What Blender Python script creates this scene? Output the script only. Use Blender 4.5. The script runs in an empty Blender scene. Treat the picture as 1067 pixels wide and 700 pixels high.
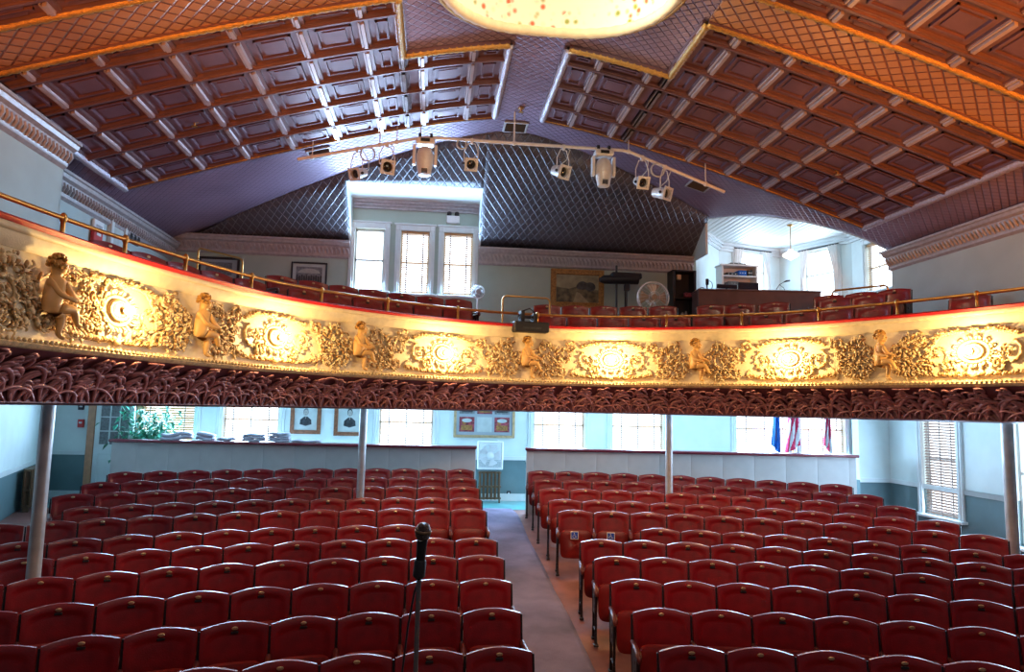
import bpy, math, random
from mathutils import Vector, Matrix
random.seed(7)
SC = bpy.context.scene
COL = SC.collection
PI = math.pi
H = 2.7                       # eye height above the lowest part of the hall floor
XC = 1.38                     # centre line of the hall

# ------------------------------------------------------------------ camera
YAW, PITCH, ROLL = math.radians(6.34), math.radians(5.95), math.atan(.021)
FPX = 720.0
_r0 = Vector((math.cos(YAW), -math.sin(YAW), 0))
FWD = Vector((math.sin(YAW)*math.cos(PITCH), math.cos(YAW)*math.cos(PITCH), math.sin(PITCH)))
_u0 = _r0.cross(FWD)
RT = _r0*math.cos(ROLL) + _u0*math.sin(ROLL)
UP = _u0*math.cos(ROLL) - _r0*math.sin(ROLL)
EYE = Vector((0, 0, H))
cam_d = bpy.data.cameras.new('camera'); cam_d.sensor_width = 36; cam_d.lens = FPX/1067*36
cam_d.clip_start = .05; cam_d.clip_end = 200
cam = bpy.data.objects.new('camera', cam_d); COL.objects.link(cam)
cam.matrix_world = Matrix(((RT.x, UP.x, -FWD.x, EYE.x), (RT.y, UP.y, -FWD.y, EYE.y), (RT.z, UP.z, -FWD.z, EYE.z), (0, 0, 0, 1)))
SC.camera = cam
def ray(px, py): return FWD + RT*((px-533.5)/FPX) + UP*((350-py)/FPX)
def at_Y(px, py, Y): d = ray(px, py); return EYE + d*(Y/d.y)
def at_X(px, py, X): d = ray(px, py); return EYE + d*(X/d.x)
def at_Z(px, py, Z): d = ray(px, py); return EYE + d*((Z-H)/d.z)
def at_d(px, py, D): return EYE + ray(px, py)*D
def proj(p):
    q = Vector(p)-EYE; z = q.dot(FWD)
    if z < .05: return (-9999, -9999)
    return (533.5+FPX*q.dot(RT)/z, 350-FPX*q.dot(UP)/z)

# ------------------------------------------------------------------ materials
def mat(name, col, rough=.6, metal=0, var=.08, vscale=6, bump=0, bscale=40, spec=.5, emit=None, estr=0, coat=0):
    m = bpy.data.materials.new(name); m.use_nodes = True
    nt = m.node_tree; N = nt.nodes; L = nt.links
    b = N['Principled BSDF']
    b.inputs['Roughness'].default_value = rough; b.inputs['Metallic'].default_value = metal
    b.inputs['Specular IOR Level'].default_value = spec
    if coat: b.inputs['Coat Weight'].default_value = coat; b.inputs['Coat Roughness'].default_value = .15
    tc = N.new('ShaderNodeTexCoord')
    if var:
        nz = N.new('ShaderNodeTexNoise'); nz.inputs['Scale'].default_value = vscale; nz.inputs['Detail'].default_value = 4
        L.new(tc.outputs['Object'], nz.inputs['Vector'])
        rp = N.new('ShaderNodeValToRGB')
        rp.color_ramp.elements[0].position = .3; rp.color_ramp.elements[1].position = .7
        rp.color_ramp.elements[0].color = (*[max(0, c*(1-var)) for c in col], 1)
        rp.color_ramp.elements[1].color = (*[min(1, c*(1+var)) for c in col], 1)
        L.new(nz.outputs['Fac'], rp.inputs['Fac']); L.new(rp.outputs['Color'], b.inputs['Base Color'])
    else: b.inputs['Base Color'].default_value = (*col, 1)
    if bump:
        n2 = N.new('ShaderNodeTexNoise'); n2.inputs['Scale'].default_value = bscale; n2.inputs['Detail'].default_value = 3
        L.new(tc.outputs['Object'], n2.inputs['Vector'])
        bp = N.new('ShaderNodeBump'); bp.inputs['Strength'].default_value = bump; bp.inputs['Distance'].default_value = .02
        L.new(n2.outputs['Fac'], bp.inputs['Height']); L.new(bp.outputs['Normal'], b.inputs['Normal'])
    if emit: b.inputs['Emission Color'].default_value = (*emit, 1); b.inputs['Emission Strength'].default_value = estr
    return m
def scale_mat(name, col, pitch, rough=.4, metal=.3, ydir=1.0, strength=1.0, groove=(.5, .5, .5)):
    """pressed tin in a lattice of lapped lozenges; coordinates are metres on the ceiling"""
    m = bpy.data.materials.new(name); m.use_nodes = True
    N = m.node_tree.nodes; L = m.node_tree.links; b = N['Principled BSDF']
    b.inputs['Roughness'].default_value = rough; b.inputs['Metallic'].default_value = metal
    tc = N.new('ShaderNodeTexCoord'); sp = N.new('ShaderNodeSeparateXYZ'); L.new(tc.outputs['Object'], sp.inputs[0])
    def M(op, a, c=None):
        n = N.new('ShaderNodeMath'); n.operation = op
        for i, x in enumerate((a, c)):
            if x is None: continue
            if isinstance(x, (int, float)): n.inputs[i].default_value = x
            else: L.new(x, n.inputs[i])
        return n.outputs[0]
    X = M('DIVIDE', sp.outputs['X'], pitch); Y = M('DIVIDE', sp.outputs['Y'], pitch/ydir)
    fa = M('FRACT', M('ADD', X, Y)); fb = M('FRACT', M('SUBTRACT', Y, X))
    lap = M('MULTIPLY', M('ADD', fa, fb), .5)                       # each scale rises to its free tip
    ea = M('MINIMUM', fa, M('SUBTRACT', 1.0, fa)); eb = M('MINIMUM', fb, M('SUBTRACT', 1.0, fb))
    e = M('MINIMUM', M('MULTIPLY', M('MINIMUM', ea, eb), 9.0), 1.0)
    dome = M('MULTIPLY', e, M('ADD', M('MULTIPLY', lap, .5), .55))
    bp = N.new('ShaderNodeBump'); bp.inputs['Strength'].default_value = strength; bp.inputs['Distance'].default_value = .035
    L.new(dome, bp.inputs['Height']); L.new(bp.outputs['Normal'], b.inputs['Normal'])
    mx = N.new('ShaderNodeMix'); mx.data_type = 'RGBA'
    L.new(e, mx.inputs['Factor']); mx.inputs['A'].default_value = (*groove, 1)
    nz = N.new('ShaderNodeTexNoise'); nz.inputs['Scale'].default_value = .9; L.new(tc.outputs['Object'], nz.inputs['Vector'])
    rp = N.new('ShaderNodeValToRGB'); rp.color_ramp.elements[0].position = .3; rp.color_ramp.elements[1].position = .7
    rp.color_ramp.elements[0].color = (*[c*.85 for c in col], 1); rp.color_ramp.elements[1].color = (*[min(1, c*1.15) for c in col], 1)
    L.new(nz.outputs['Fac'], rp.inputs['Fac']); L.new(rp.outputs['Color'], mx.inputs['B'])
    L.new(mx.outputs['Result'], b.inputs['Base Color'])
    return m
def emat(name, col, s):
    m = bpy.data.materials.new(name); m.use_nodes = True; N = m.node_tree.nodes; N.clear()
    e = N.new('ShaderNodeEmission'); e.inputs[0].default_value = (*col, 1); e.inputs[1].default_value = s
    o = N.new('ShaderNodeOutputMaterial'); m.node_tree.links.new(e.outputs[0], o.inputs[0]); return m
def board_mat(name, col, pitch, rough=.5, axis='X'):
    m = mat(name, col, rough, var=.04)
    N = m.node_tree.nodes; L = m.node_tree.links; b = N['Principled BSDF']
    tc = N.new('ShaderNodeTexCoord'); w = N.new('ShaderNodeTexWave'); w.bands_direction = axis
    w.inputs['Scale'].default_value = .314/pitch; L.new(tc.outputs['Object'], w.inputs['Vector'])
    p = N.new('ShaderNodeMath'); p.operation = 'POWER'; p.inputs[1].default_value = .25; L.new(w.outputs['Fac'], p.inputs[0])
    bp = N.new('ShaderNodeBump'); bp.inputs['Distance'].default_value = .02; bp.inputs['Strength'].default_value = .8
    L.new(p.outputs[0], bp.inputs['Height']); L.new(bp.outputs['Normal'], b.inputs['Normal']); return m

M = dict(
 scale_ceiling=scale_mat('lapped_tin_mauve', (.32, .24, .36), .15, .42, .4, groove=(.20, .12, .20), strength=1.0),
 scale_band=scale_mat('lapped_tin_ochre', (.50, .27, .17), .2, .35, .35, groove=(.25, .09, .08), strength=1),
 scale_hip=scale_mat('quilted_tin_slate', (.13, .13, .155), .17, .44, .4, ydir=.75, groove=(.22, .23, .27), strength=.7),
 coffer=mat('coffer_paint', (.17, .09, .125), .43, .3, .15, 3),
 rib=mat('coffer_rib_paint', (.50, .40, .42), .32, .4, .1, 5),
 rib_dark=mat('coffer_cross_rib_paint', (.20, .115, .13), .35, .35, .1, 5),
 gold=mat('gilt_moulding', (.50, .30, .09), .35, .55, .15, 30, bump=.6, bscale=60),
 silver=mat('silvered_moulding', (.55, .5, .58), .35, .5, .15, 30, bump=.6, bscale=60),
 dome=None,
 cream=mat('cream_plaster', (.76, .64, .43), .5, 0, .08, 12, bump=.15, bscale=80),
 ornament=mat('cream_gilt_plaster', (.76, .58, .32), .42, .05, .25, 25, bump=.3, bscale=60),
 shadow_brown=mat('shadow_brown_plaster', (.42, .24, .09), .4, .25, .4, 30, bump=.3, bscale=60),  # gold-brown for some leaves, puts the foliage's shadows into their colour
 cherub=mat('tinted_plaster_skin', (.74, .43, .15), .42, 0, .1, 9),
 hair=mat('gilded_plaster_hair', (.55, .28, .06), .4, .2, .3, 40, bump=1, bscale=50),
 crimson=mat('crimson_velvet_ledge', (.50, .01, .02), .5, 0, .15, 20),
 cove=mat('maroon_cove_plaster', (.17, .055, .07), .4, .1, .25, 8),
 leaf_relief=mat('mauve_gilt_leaf_plaster', (.40, .17, .17), .36, .15, .45, 14),
 brass=mat('brass', (.66, .36, .10), .28, .85, .12, 12),
 seat=mat('oxblood_leatherette', (.23, .002, .006), .38, 0, .2, 9, bump=.12, bscale=90, spec=.5, coat=.35),
 seat_wood=mat('reddish_seat_bottom', (.20, .008, .007), .38, 0, .3, 7, spec=.4),
 iron=mat('black_cast_iron', (.018, .012, .016), .4, .4, .2, 20, bump=.3),
 arm=mat('armrest_wood', (.12, .015, .01), .35, 0, .2, 20, coat=.3),
 plate=mat('brass_number_plate', (.75, .58, .35), .3, .6, .1, 90),
 plaque=mat('black_plaque', (.01, .01, .012), .4, 0, 0),
 blue=mat('sign_blue', (.02, .10, .65), .5, 0, 0),
 white=mat('white_gloss', (.85, .87, .88), .4, 0, .03, 10),
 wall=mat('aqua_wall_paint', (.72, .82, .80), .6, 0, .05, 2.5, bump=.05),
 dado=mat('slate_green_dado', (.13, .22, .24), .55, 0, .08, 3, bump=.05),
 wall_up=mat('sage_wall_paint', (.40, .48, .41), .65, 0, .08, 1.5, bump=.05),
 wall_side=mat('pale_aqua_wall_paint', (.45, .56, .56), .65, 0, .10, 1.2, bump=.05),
 trim=mat('white_trim_paint', (.72, .78, .78), .4, 0, .04, 6),
 cornice=mat('grey_plaster_cornice', (.42, .40, .42), .4, .15, .15, 14),
 floor=mat('worn_red_brown_floor', (.27, .11, .09), .45, 0, .3, 3, bump=.1),
 back_floor=mat('teal_floor_paint', (.10, .34, .35), .3, 0, .15, 3),
 carpet=mat('grey_mauve_carpet', (.23, .19, .29), .85, 0, .4, 1.6, bump=.6, bscale=180),
 partition=board_mat('grey_partition_board', (.55, .54, .52), .62),
 cap=mat('maroon_cap_rail', (.20, .02, .035), .35, 0, .15, 9, coat=.3),
 pole=mat('grey_column_paint', (.46, .45, .46), .3, .25, .2, 6),
 stage=mat('stage_boards', (.05, .035, .03), .5, 0, .3, 3),
 beadboard=board_mat('pale_beadboard', (.75, .76, .72), .14),
 pane=emat('daylight_pane', (.80, .90, 1.0), 5.0),
 slat=mat('tan_blind_slat', (.62, .36, .16), .5, 0, .1, 8),
 slat_dark=mat('grey_brown_blind_slat', (.40, .30, .25), .5, 0, .1, 8),
 tape=mat('blind_tape', (.34, .26, .22), .8, 0, .1, 20),
 curtain=mat('sheer_curtain', (.85, .84, .80), .9, 0, .05, 4),
 fixture=mat('off_white_fixture', (.78, .74, .74), .35, .1, .06, 20),
 black=mat('matt_black', (.012, .012, .016), .5, 0, .2, 10),
 lens=mat('dark_lens', (.015, .012, .01), .08, 0, 0, spec=.9),
 cable=mat('white_cable', (.6, .58, .56), .5, 0, 0),
 wood=mat('stained_frame_wood', (.27, .10, .045), .4, 0, .3, 14, coat=.2),
 oak=mat('light_oak_frame', (.55, .38, .2), .4, 0, .2, 14),
 giltframe=mat('carved_gilt_frame', (.36, .18, .05), .4, .4, .4, 30, bump=.8, bscale=50),
 matte=mat('grey_mount_board', (.36, .42, .46), .8, 0, .03, 4),
 paper=mat('aged_paper', (.52, .58, .56), .7, 0, .1, 6),
 photo_dark=mat('dark_photo_tone', (.04, .045, .05), .4, 0, .6, 14),
 photo_mid=mat('grey_photo_tone', (.18, .19, .2), .4, 0, .4, 22),
 photo_skin=mat('sepia_photo_face', (.42, .42, .38), .5, 0, .1, 30),
 photo_red=mat('red_photo_tone', (.30, .05, .07), .4, 0, .7, 24),
 jamb=mat('orange_brown_jamb', (.55, .26, .14), .4, 0, .15, 8),
 radiator=mat('bronze_radiator', (.16, .10, .055), .35, .4, .2, 20),
 leaf=mat('plant_leaf_green', (.02, .22, .12), .35, 0, .5, 5),
 leaf2=mat('plant_leaf_pale', (.10, .45, .32), .35, 0, .4, 5),
 blanket=mat('grey_quilted_cloth', (.50, .50, .58), .9, 0, .12, 9, bump=.5, bscale=25),
 red=mat('alarm_red', (.55, .02, .02), .4, 0, 0),
 navy=mat('navy_cloth', (.01, .12, .50), .8, 0, .15, 9),
 flag_red=mat('flag_red_cloth', (.70, .04, .12), .8, 0, .1, 9),
 flag_white=mat('flag_white_cloth', (.8, .8, .82), .8, 0, .05, 9),
 desk=mat('desk_laminate', (.17, .09, .08), .5, 0, .15, 4),
 monitor=mat('black_screen', (.012, .014, .03), .25, 0, 0),
 mesh=mat('microphone_mesh', (.10, .085, .085), .35, .7, .3, 200, bump=1, bscale=300),
 chrome=mat('brushed_chrome', (.55, .55, .6), .2, .95, .05, 20),
 bulb=emat('glowing_bulb', (1, .80, .45), 40),
 globe=emat('frosted_globe_glow', (1, .90, .75), 4),
 fan_blade=mat('tan_fan_blade', (.50, .36, .26), .35, .1, .1, 10),
 vent=mat('dark_vent', (.06, .06, .07), .5, .3, 0),
 canvas=mat('dark_landscape_paint', (.12, .10, .05), .4, 0, .9, 7),
 sky_paint=mat('dull_sky_paint', (.30, .27, .16), .4, 0, .3, 6),
)

# ------------------------------------------------------------------ mesh builder
class MB:
    def __init__(s): s.v = []; s.f = []; s.mi = []; s.cur = 0; s.T = None
    def add(s, vs, fs):
        o = len(s.v)
        s.v += [tuple(s.T @ Vector(v)) if s.T else tuple(v) for v in vs]
        s.f += [tuple(i+o for i in f) for f in fs]; s.mi += [s.cur]*len(fs)
        return s
    def box(s, c, d, R=None):
        hx, hy, hz = d[0]/2, d[1]/2, d[2]/2
        vs = [Vector((x, y, z)) for x in (-hx, hx) for y in (-hy, hy) for z in (-hz, hz)]
        if R: vs = [R @ v for v in vs]
        c = Vector(c); return s.add([v+c for v in vs], [(0, 1, 3, 2), (4, 6, 7, 5), (0, 4, 5, 1), (2, 3, 7, 6), (0, 2, 6, 4), (1, 5, 7, 3)])
    def bx(s, x0, x1, y0, y1, z0, z1): return s.box(((x0+x1)/2, (y0+y1)/2, (z0+z1)/2), (abs(x1-x0), abs(y1-y0), abs(z1-z0)))
    def rbox(s, c, d, b=.01):
        """box with chamfered edges"""
        hx, hy, hz = [k/2 for k in d]; c = Vector(c); b = min(b, hx*.9, hy*.9, hz*.9)
        vs = []; idx = {}
        for sx in (-1, 1):
            for sy in (-1, 1):
                for sz in (-1, 1):
                    for a in range(3):
                        p = [sx*hx, sy*hy, sz*hz]
                        for k in range(3):
                            if k != a: p[k] -= (sx, sy, sz)[k]*b
                        idx[(sx, sy, sz, a)] = len(vs); vs.append(c+Vector(p))
        fs = []
        o = ((1, 1), (1, -1), (-1, -1), (-1, 1))
        def key(a, sa, p, q):
            k = [0, 0, 0]; k[a] = sa; k[(a+1) % 3] = p; k[(a+2) % 3] = q; return tuple(k)
        for a in range(3):
            for sa in (-1, 1): fs.append([idx[(*key(a, sa, p, q), a)] for p, q in o])
        for a in range(3):
            for p in (-1, 1):
                for q in (-1, 1):
                    k1 = key(a, 1, p, q); k2 = key(a, -1, p, q); b1, b2 = (a+1) % 3, (a+2) % 3
                    fs.append([idx[(*k1, b1)], idx[(*k2, b1)], idx[(*k2, b2)], idx[(*k1, b2)]])
        for sx in (-1, 1):
            for sy in (-1, 1):
                for sz in (-1, 1): fs.append([idx[(sx, sy, sz, a)] for a in range(3)])
        return s.add(vs, fs)
    def tube(s, pts, r, n=8, cap=True, flat=1.0, ref=None, closed=False):
        P = [Vector(p) for p in pts]; m = len(P)
        R = r if isinstance(r, (list, tuple)) else [r]*m
        vs = []; prev = None
        for i in range(m):
            if closed: t = P[(i+1) % m]-P[i-1]
            else: t = P[min(i+1, m-1)]-P[max(i-1, 0)]
            if t.length < 1e-9: t = Vector((0, 0, 1))
            t.normalize()
            if prev is None:
                a = Vector(ref) if ref else (Vector((0, 0, 1)) if abs(t.z) < .9 else Vector((1, 0, 0)))
            else: a = prev
            a = a-t*a.dot(t)
            if a.length < 1e-6: a = t.orthogonal()
            a.normalize(); prev = a; b = t.cross(a)
            for k in range(n):
                w = 2*PI*k/n; vs.append(P[i]+(a*math.cos(w)*flat+b*math.sin(w))*R[i])
        fs = []
        for i in range(m if closed else m-1):
            j = (i+1) % m
            for k in range(n):
                fs.append((i*n+k, i*n+(k+1) % n, j*n+(k+1) % n, j*n+k))
        if cap and not closed: fs += [tuple(range(n-1, -1, -1)), tuple((m-1)*n+k for k in range(n))]
        return s.add(vs, fs)
    def cyl(s, p, q, r, n=16): return s.tube([p, q], r, n)
    def lathe(s, prof, c=(0, 0, 0), n=20, R=None):
        vs = []
        for (r, z) in prof:
            for k in range(n):
                a = 2*PI*k/n; v = Vector((r*math.cos(a), r*math.sin(a), z)); vs.append((R @ v if R else v)+Vector(c))
        m = len(prof); fs = []
        for i in range(m-1):
            for k in range(n): fs.append((i*n+k, i*n+(k+1) % n, (i+1)*n+(k+1) % n, (i+1)*n+k))
        if prof[0][0] > 1e-4: fs.append(tuple(range(n-1, -1, -1)))
        if prof[-1][0] > 1e-4: fs.append(tuple((m-1)*n+k for k in range(n)))
        return s.add(vs, fs)
    def ell(s, c, r, n=10, R=None):
        prof = [(math.sin(PI*i/n), -math.cos(PI*i/n)) for i in range(n+1)]
        vs = []; c = Vector(c)
        for (a, z) in prof:
            for k in range(n):
                w = 2*PI*k/n; v = Vector((a*math.cos(w)*r[0], a*math.sin(w)*r[1], z*r[2])); vs.append((R @ v if R else v)+c)
        fs = [(i*n+k, i*n+(k+1) % n, (i+1)*n+(k+1) % n, (i+1)*n+k) for i in range(n) for k in range(n)]
        return s.add(vs, fs)
    def grid(s, fn, nu, nv, keep=None, flip=False):
        vs = [fn(i/nu, j/nv) for i in range(nu+1) for j in range(nv+1)]
        fs = []
        for i in range(nu):
            for j in range(nv):
                if keep and not keep((i+.5)/nu, (j+.5)/nv): continue
                a = i*(nv+1)+j; q = (a, a+nv+1, a+nv+2, a+1)
                fs.append(q[::-1] if flip else q)
        return s.add(vs, fs)
    def prism(s, poly, z0, z1, ax='z'):
        """polygon (a,b) extruded along ax"""
        def P(a, b, c): return {'z': (a, b, c), 'y': (a, c, b), 'x': (c, a, b)}[ax]
        n = len(poly)
        return s.add([P(a, b, z0) for a, b in poly]+[P(a, b, z1) for a, b in poly],
                     [tuple(range(n-1, -1, -1)), tuple(range(n, 2*n))]+[(i, (i+1) % n, n+(i+1) % n, n+i) for i in range(n)])
    def build(s, name, m, parent=None, smooth=None, loc=None, fix=True):
        me = bpy.data.meshes.new(name); me.from_pydata(s.v, [], s.f); me.update()
        ms = m if isinstance(m, (list, tuple)) else [m]
        for x in ms: me.materials.append(x)
        if len(ms) > 1: me.polygons.foreach_set('material_index', s.mi)
        if fix:
            import bmesh
            b = bmesh.new(); b.from_mesh(me); bmesh.ops.recalc_face_normals(b, faces=b.faces); b.to_mesh(me); b.free()
        if smooth:
            me.polygons.foreach_set('use_smooth', [True]*len(me.polygons))
            if smooth != True: me.set_sharp_from_angle(angle=math.radians(smooth))
        o = bpy.data.objects.new(name, me); COL.objects.link(o)
        if parent: o.parent = parent
        if loc is not None: o.location = loc
        return o
def tag(o, label, cat, group=None, kind=None):
    o['label'] = label; o['category'] = cat
    if group: o['group'] = group
    if kind: o['kind'] = kind
    return o
def struct(o, label=None):
    o['kind'] = 'structure'
    if label: o['label'] = label
    return o
def empty(name, loc=(0, 0, 0), rz=0, label=None, cat=None, group=None, kind=None):
    o = bpy.data.objects.new(name, None); COL.objects.link(o); o.location = loc; o.rotation_euler.z = rz
    o.empty_display_size = .1
    if label: tag(o, label, cat, group, kind)
    return o
KIDS = {}
def copy_tree(o, parent=None):
    c = o.copy(); COL.objects.link(c); c.parent = parent
    kids = KIDS.get(o.name)
    if kids is None: kids = KIDS[o.name] = list(o.children)
    for ch in kids: copy_tree(ch, c)
    return c
def light(name, kind, loc, power, col, size=.1, target=None, sy=None, spot=None, spread=None):
    d = bpy.data.lights.new(name, kind); d.energy = power; d.color = col; d.specular_factor = .3 if name == 'daylight' else 1
    if kind == 'AREA':
        d.size = size
        if sy: d.shape = 'RECTANGLE'; d.size_y = sy
        if spread: d.spread = spread
    elif kind in ('POINT', 'SPOT'): d.shadow_soft_size = size
    if kind == 'SPOT': d.spot_size = spot or 1; d.spot_blend = .8
    o = bpy.data.objects.new(name, d); COL.objects.link(o); o.location = loc
    if target is not None:
        o.rotation_euler = (Vector(target)-Vector(loc)).to_track_quat('-Z', 'Y').to_euler()
    return o
# ------------------------------------------------------------------ rows and raked floor
HK = [1.85, 1.79, 1.73, 1.67, 1.63, 1.6, 1.505, 1.454, 1.37, 1.296, 1.216]   # eye above seat tops, per row
SEAT_H = .85
def lerp(a, b, t): return a+(b-a)*t
def row_geo(k): return (lerp(1.0, .2, k/10), 5.42+.82*k, lerp(9.8, 12.0, k/10))      # cx, Y on the axis, radius
def row_floor(k):
    if k <= 0: return H-HK[0]-SEAT_H+k*.05
    if k >= 10: return min(H-HK[10]-SEAT_H+(k-10)*.06, .64)
    i = int(k); return H-SEAT_H-lerp(HK[i], HK[i+1], k-i)
def row_of(x, y):
    a, b = -8.0, 14.0
    for _ in range(30):
        m = (a+b)/2; cx, yk, R = row_geo(m); q = R*R-(x-cx)**2
        yy = yk-R+(math.sqrt(q) if q > 0 else -abs(x-cx)+R)
        if yy < y: a = m
        else: b = m
    return (a+b)/2
def zf(x, y): return row_floor(row_of(x, y))
def row_pt(k, phi):
    cx, yk, R = row_geo(k); return Vector((cx+R*math.sin(phi), yk-R+R*math.cos(phi), row_floor(k)))

b = MB(); b.grid(lambda u, v: (lerp(-9, 12, u), lerp(3.3, 16.2, v), zf(lerp(-9, 12, u), lerp(3.3, 16.2, v))), 70, 60, keep=lambda u, v: lerp(3.3, 16.2, v) < 14.3)
fl = struct(b.build('floor', M['floor'], smooth=True), 'worn red brown raked auditorium floor')
b = MB(); b.bx(-9, 12, 14.25, 18.5, .40, .645)
b.build('teal_back_floor', M['back_floor'], fl)

# ------------------------------------------------------------------ the curved parapet line
CP = [(-3.75, 1.0), (-3.62, 3.4), (-3.31, 5.55), (-2.85, 7.3), (-1.9, 9.25), (-.2, 10.62), (1.43, 11.25), (3.0, 11.2), (4.4, 10.65), (5.5, 9.85), (6.85, 7.7), (7.5, 5.3), (7.75, 3.0), (7.8, 1.0)]
def catmull(P, n=40):
    out = []
    for i in range(1, len(P)-2):
        p0, p1, p2, p3 = [Vector(p) for p in P[i-1:i+3]]
        for k in range(n):
            t = k/n; out.append(.5*((2*p1)+(p2-p0)*t+(2*p0-5*p1+4*p2-p3)*t*t+(3*p1-p0-3*p2+p3)*t**3))
    out.append(Vector(P[-2])); return out
_pl = catmull(CP)
for _ in range(60): _pl = [_pl[0]]+[(_pl[i-1]+_pl[i]*2+_pl[i+1])/4 for i in range(1, len(_pl)-1)]+[_pl[-1]]
_S = [0]
for i in range(1, len(_pl)): _S.append(_S[-1]+(_pl[i]-_pl[i-1]).length)
SL = _S[-1]
import bisect
def Cpt(s):
    s = max(0, min(SL-1e-6, s)); i = max(1, min(len(_S)-1, bisect.bisect_right(_S, s)))
    t = (s-_S[i-1])/(_S[i]-_S[i-1]); return _pl[i-1].lerp(_pl[i], t)
def Cn(s):
    t = (Cpt(s+.15)-Cpt(s-.15)).normalized(); return Vector((t.y, -t.x))     # towards the hall centre
def CS(s, w, z): p = Cpt(s)+Cn(s)*w; return Vector((p.x, p.y, z))
def s_at_px(px, w=0, z=3.6):
    a, b_ = 0, SL
    for _ in range(50):
        m = (a+b_)/2
        if proj(CS(m, w, z))[0] < px: a = m
        else: b_ = m
    return (a+b_)/2

# ------------------------------------------------------------------ vault
def zv(x):
    r = abs(x-XC); return 8.05-1.8*((math.sqrt(r*r+.04)-.2)/6.7)**1.3
HY, HS, YB = 12.93, .68, 15.45          # hip plane start, slope, back wall
XL, XR = -5.75, 9.05
def yhip(x): return HY+(8.05-zv(x))/HS
ALC = [(5.95, 14.6), (6.35, 13.77), (6.75, 13.3), (7.36, 12.9), (8.0, 12.66), (8.5, 12.6), (9.05, 12.66)]
def yalc(x):
    for (x0, y0), (x1, y1) in zip(ALC, ALC[1:]):
        if x0 <= x <= x1: return lerp(y0, y1, (x-x0)/(x1-x0))
    return 99
def yend(x): return min(yhip(x), YB, yalc(x) if x > 5.95 else 99)
DR, DY = 1.46, 7.74
def vault_pt(u, v):
    x = lerp(-6.0, 9.3, u); ye = yend(min(x, 9.05)); y0 = 1.0
    if v < .8: y = lerp(y0, 10.6, v/.8)
    else: y = lerp(10.6, ye, (v-.8)/.2)
    d = Vector((x-XC, y-DY)); L_ = d.length
    if abs(L_-DR) < .09 and L_ > 0: d *= DR/L_; x = XC+d.x; y = DY+d.y
    return (x, y, zv(x))
def vk(u, v):
    p = vault_pt(u, v); return math.hypot(p[0]-XC, p[1]-DY) > DR+.015
b = MB(); b.grid(vault_pt, 153, 120, keep=vk)
ceil = struct(b.build('ceiling', M['scale_ceiling'], smooth=True), 'arched pressed tin ceiling of lapped scales')
sol = ceil.modifiers.new('thick', 'SOLIDIFY'); sol.thickness = .04; sol.offset = 1
# transverse ochre scale bands
def on_vault(r0, r1, y0, y1, d0, d1, b, n=None):
    n = n or max(1, int(abs(r1-r0)/.4)); vs = []; 
    for i in range(n+1):
        x = XC+lerp(r0, r1, i/n); z = zv(x)
        vs += [(x, y0, z-d0), (x, y1, z-d0), (x, y1, z-d1), (x, y0, z-d1)]
    fs = [(0, 1, 2, 3), (4*n, 4*n+3, 4*n+2, 4*n+1)]
    for i in range(n):
        for k in range(4): fs.append((i*4+k, (i+1)*4+k, (i+1)*4+(k+1) % 4, i*4+(k+1) % 4))
    b.add(vs, fs)
b = MB()
for sg in (-1, 1): on_vault(sg*1.98, sg*7.3, 7.42, 8.10, -.02, .03, b)
b.build('scale_band', M['scale_band'], ceil, smooth=40)
# coffered panels
def coffers(name, sg, A, B):
    """A: (rlines, ylines) cells ; B likewise"""
    base = MB(); rib = MB(); crib = MB(); inner = MB()
    for (RL, YL) in (A, B):
        if not RL: continue
        on_vault(sg*RL[0], sg*RL[-1], YL[0], YL[-1], -.03, .012, base)
        for i, r in enumerate(RL):
            w = .07
            on_vault(sg*r-w, sg*r+w, YL[0], YL[-1], .005, .05, crib, 1)
            for y0, y1 in zip(YL, YL[1:]):
                on_vault(sg*r-.022, sg*r+.022, y0+.07, y1-.07, .02, .095, rib, 1)
                on_vault(sg*r-.058, sg*r-.038, y0+.07, y1-.07, .02, .07, rib, 1)
        for y in YL: on_vault(sg*RL[0], sg*RL[-1], y-.055, y+.055, .004, .058, crib); on_vault(sg*RL[0], sg*RL[-1], y-.02, y+.02, .004, .085, crib)
        for r0, r1 in zip(RL, RL[1:]):
            for y0, y1 in zip(YL, YL[1:]):
                a, c = sg*r0, sg*r1
                if a > c: a, c = c, a
                dr, dy = c-a, y1-y0
                if dr < .3 or dy < .3: continue
                m = .15; w = .028
                ra, rb, ya, yb = a+m, c-m, y0+m, y1-m
                if rb-ra < .1: continue
                on_vault(ra, rb, ya, ya+w, .0, .045, inner, 1); on_vault(ra, rb, yb-w, yb, .0, .045, inner, 1)
                on_vault(ra, ra+w, ya, yb, .0, .05, inner, 1); on_vault(rb-w, rb, ya, yb, .0, .05, inner, 1)
                if rb-ra > .25: on_vault(ra+.08, rb-.08, ya+.08, yb-.08, .0, .035, inner, 1)
    o = base.build(name, M['coffer'], ceil, smooth=40)
    rib.build('long_rib', M['rib'], o); crib.build('cross_rib', M['rib_dark'], o, smooth=40); inner.build('inner_frame', M['coffer'], o)
RA = [6.7, 6.18, 5.43, 4.69, 3.94, 3.19, 2.44, 1.98]; YA = [8.13, 8.45, 9.2, 9.95, 10.7, 11.45, 12.1]
RB = [1.98, 1.7, .95, .44]; YB_ = [9.55, 9.95, 10.7, 11.45, 12.1]
mir = lambda L_: [15.5-y for y in L_][::-1]
for sg in (-1, 1):
    coffers('coffered_panel', sg, (RA, YA), (RB, YB_))
    coffers('coffered_panel', sg, (RA, [4.6]+mir(YA)[2:]), (None, None))
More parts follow.
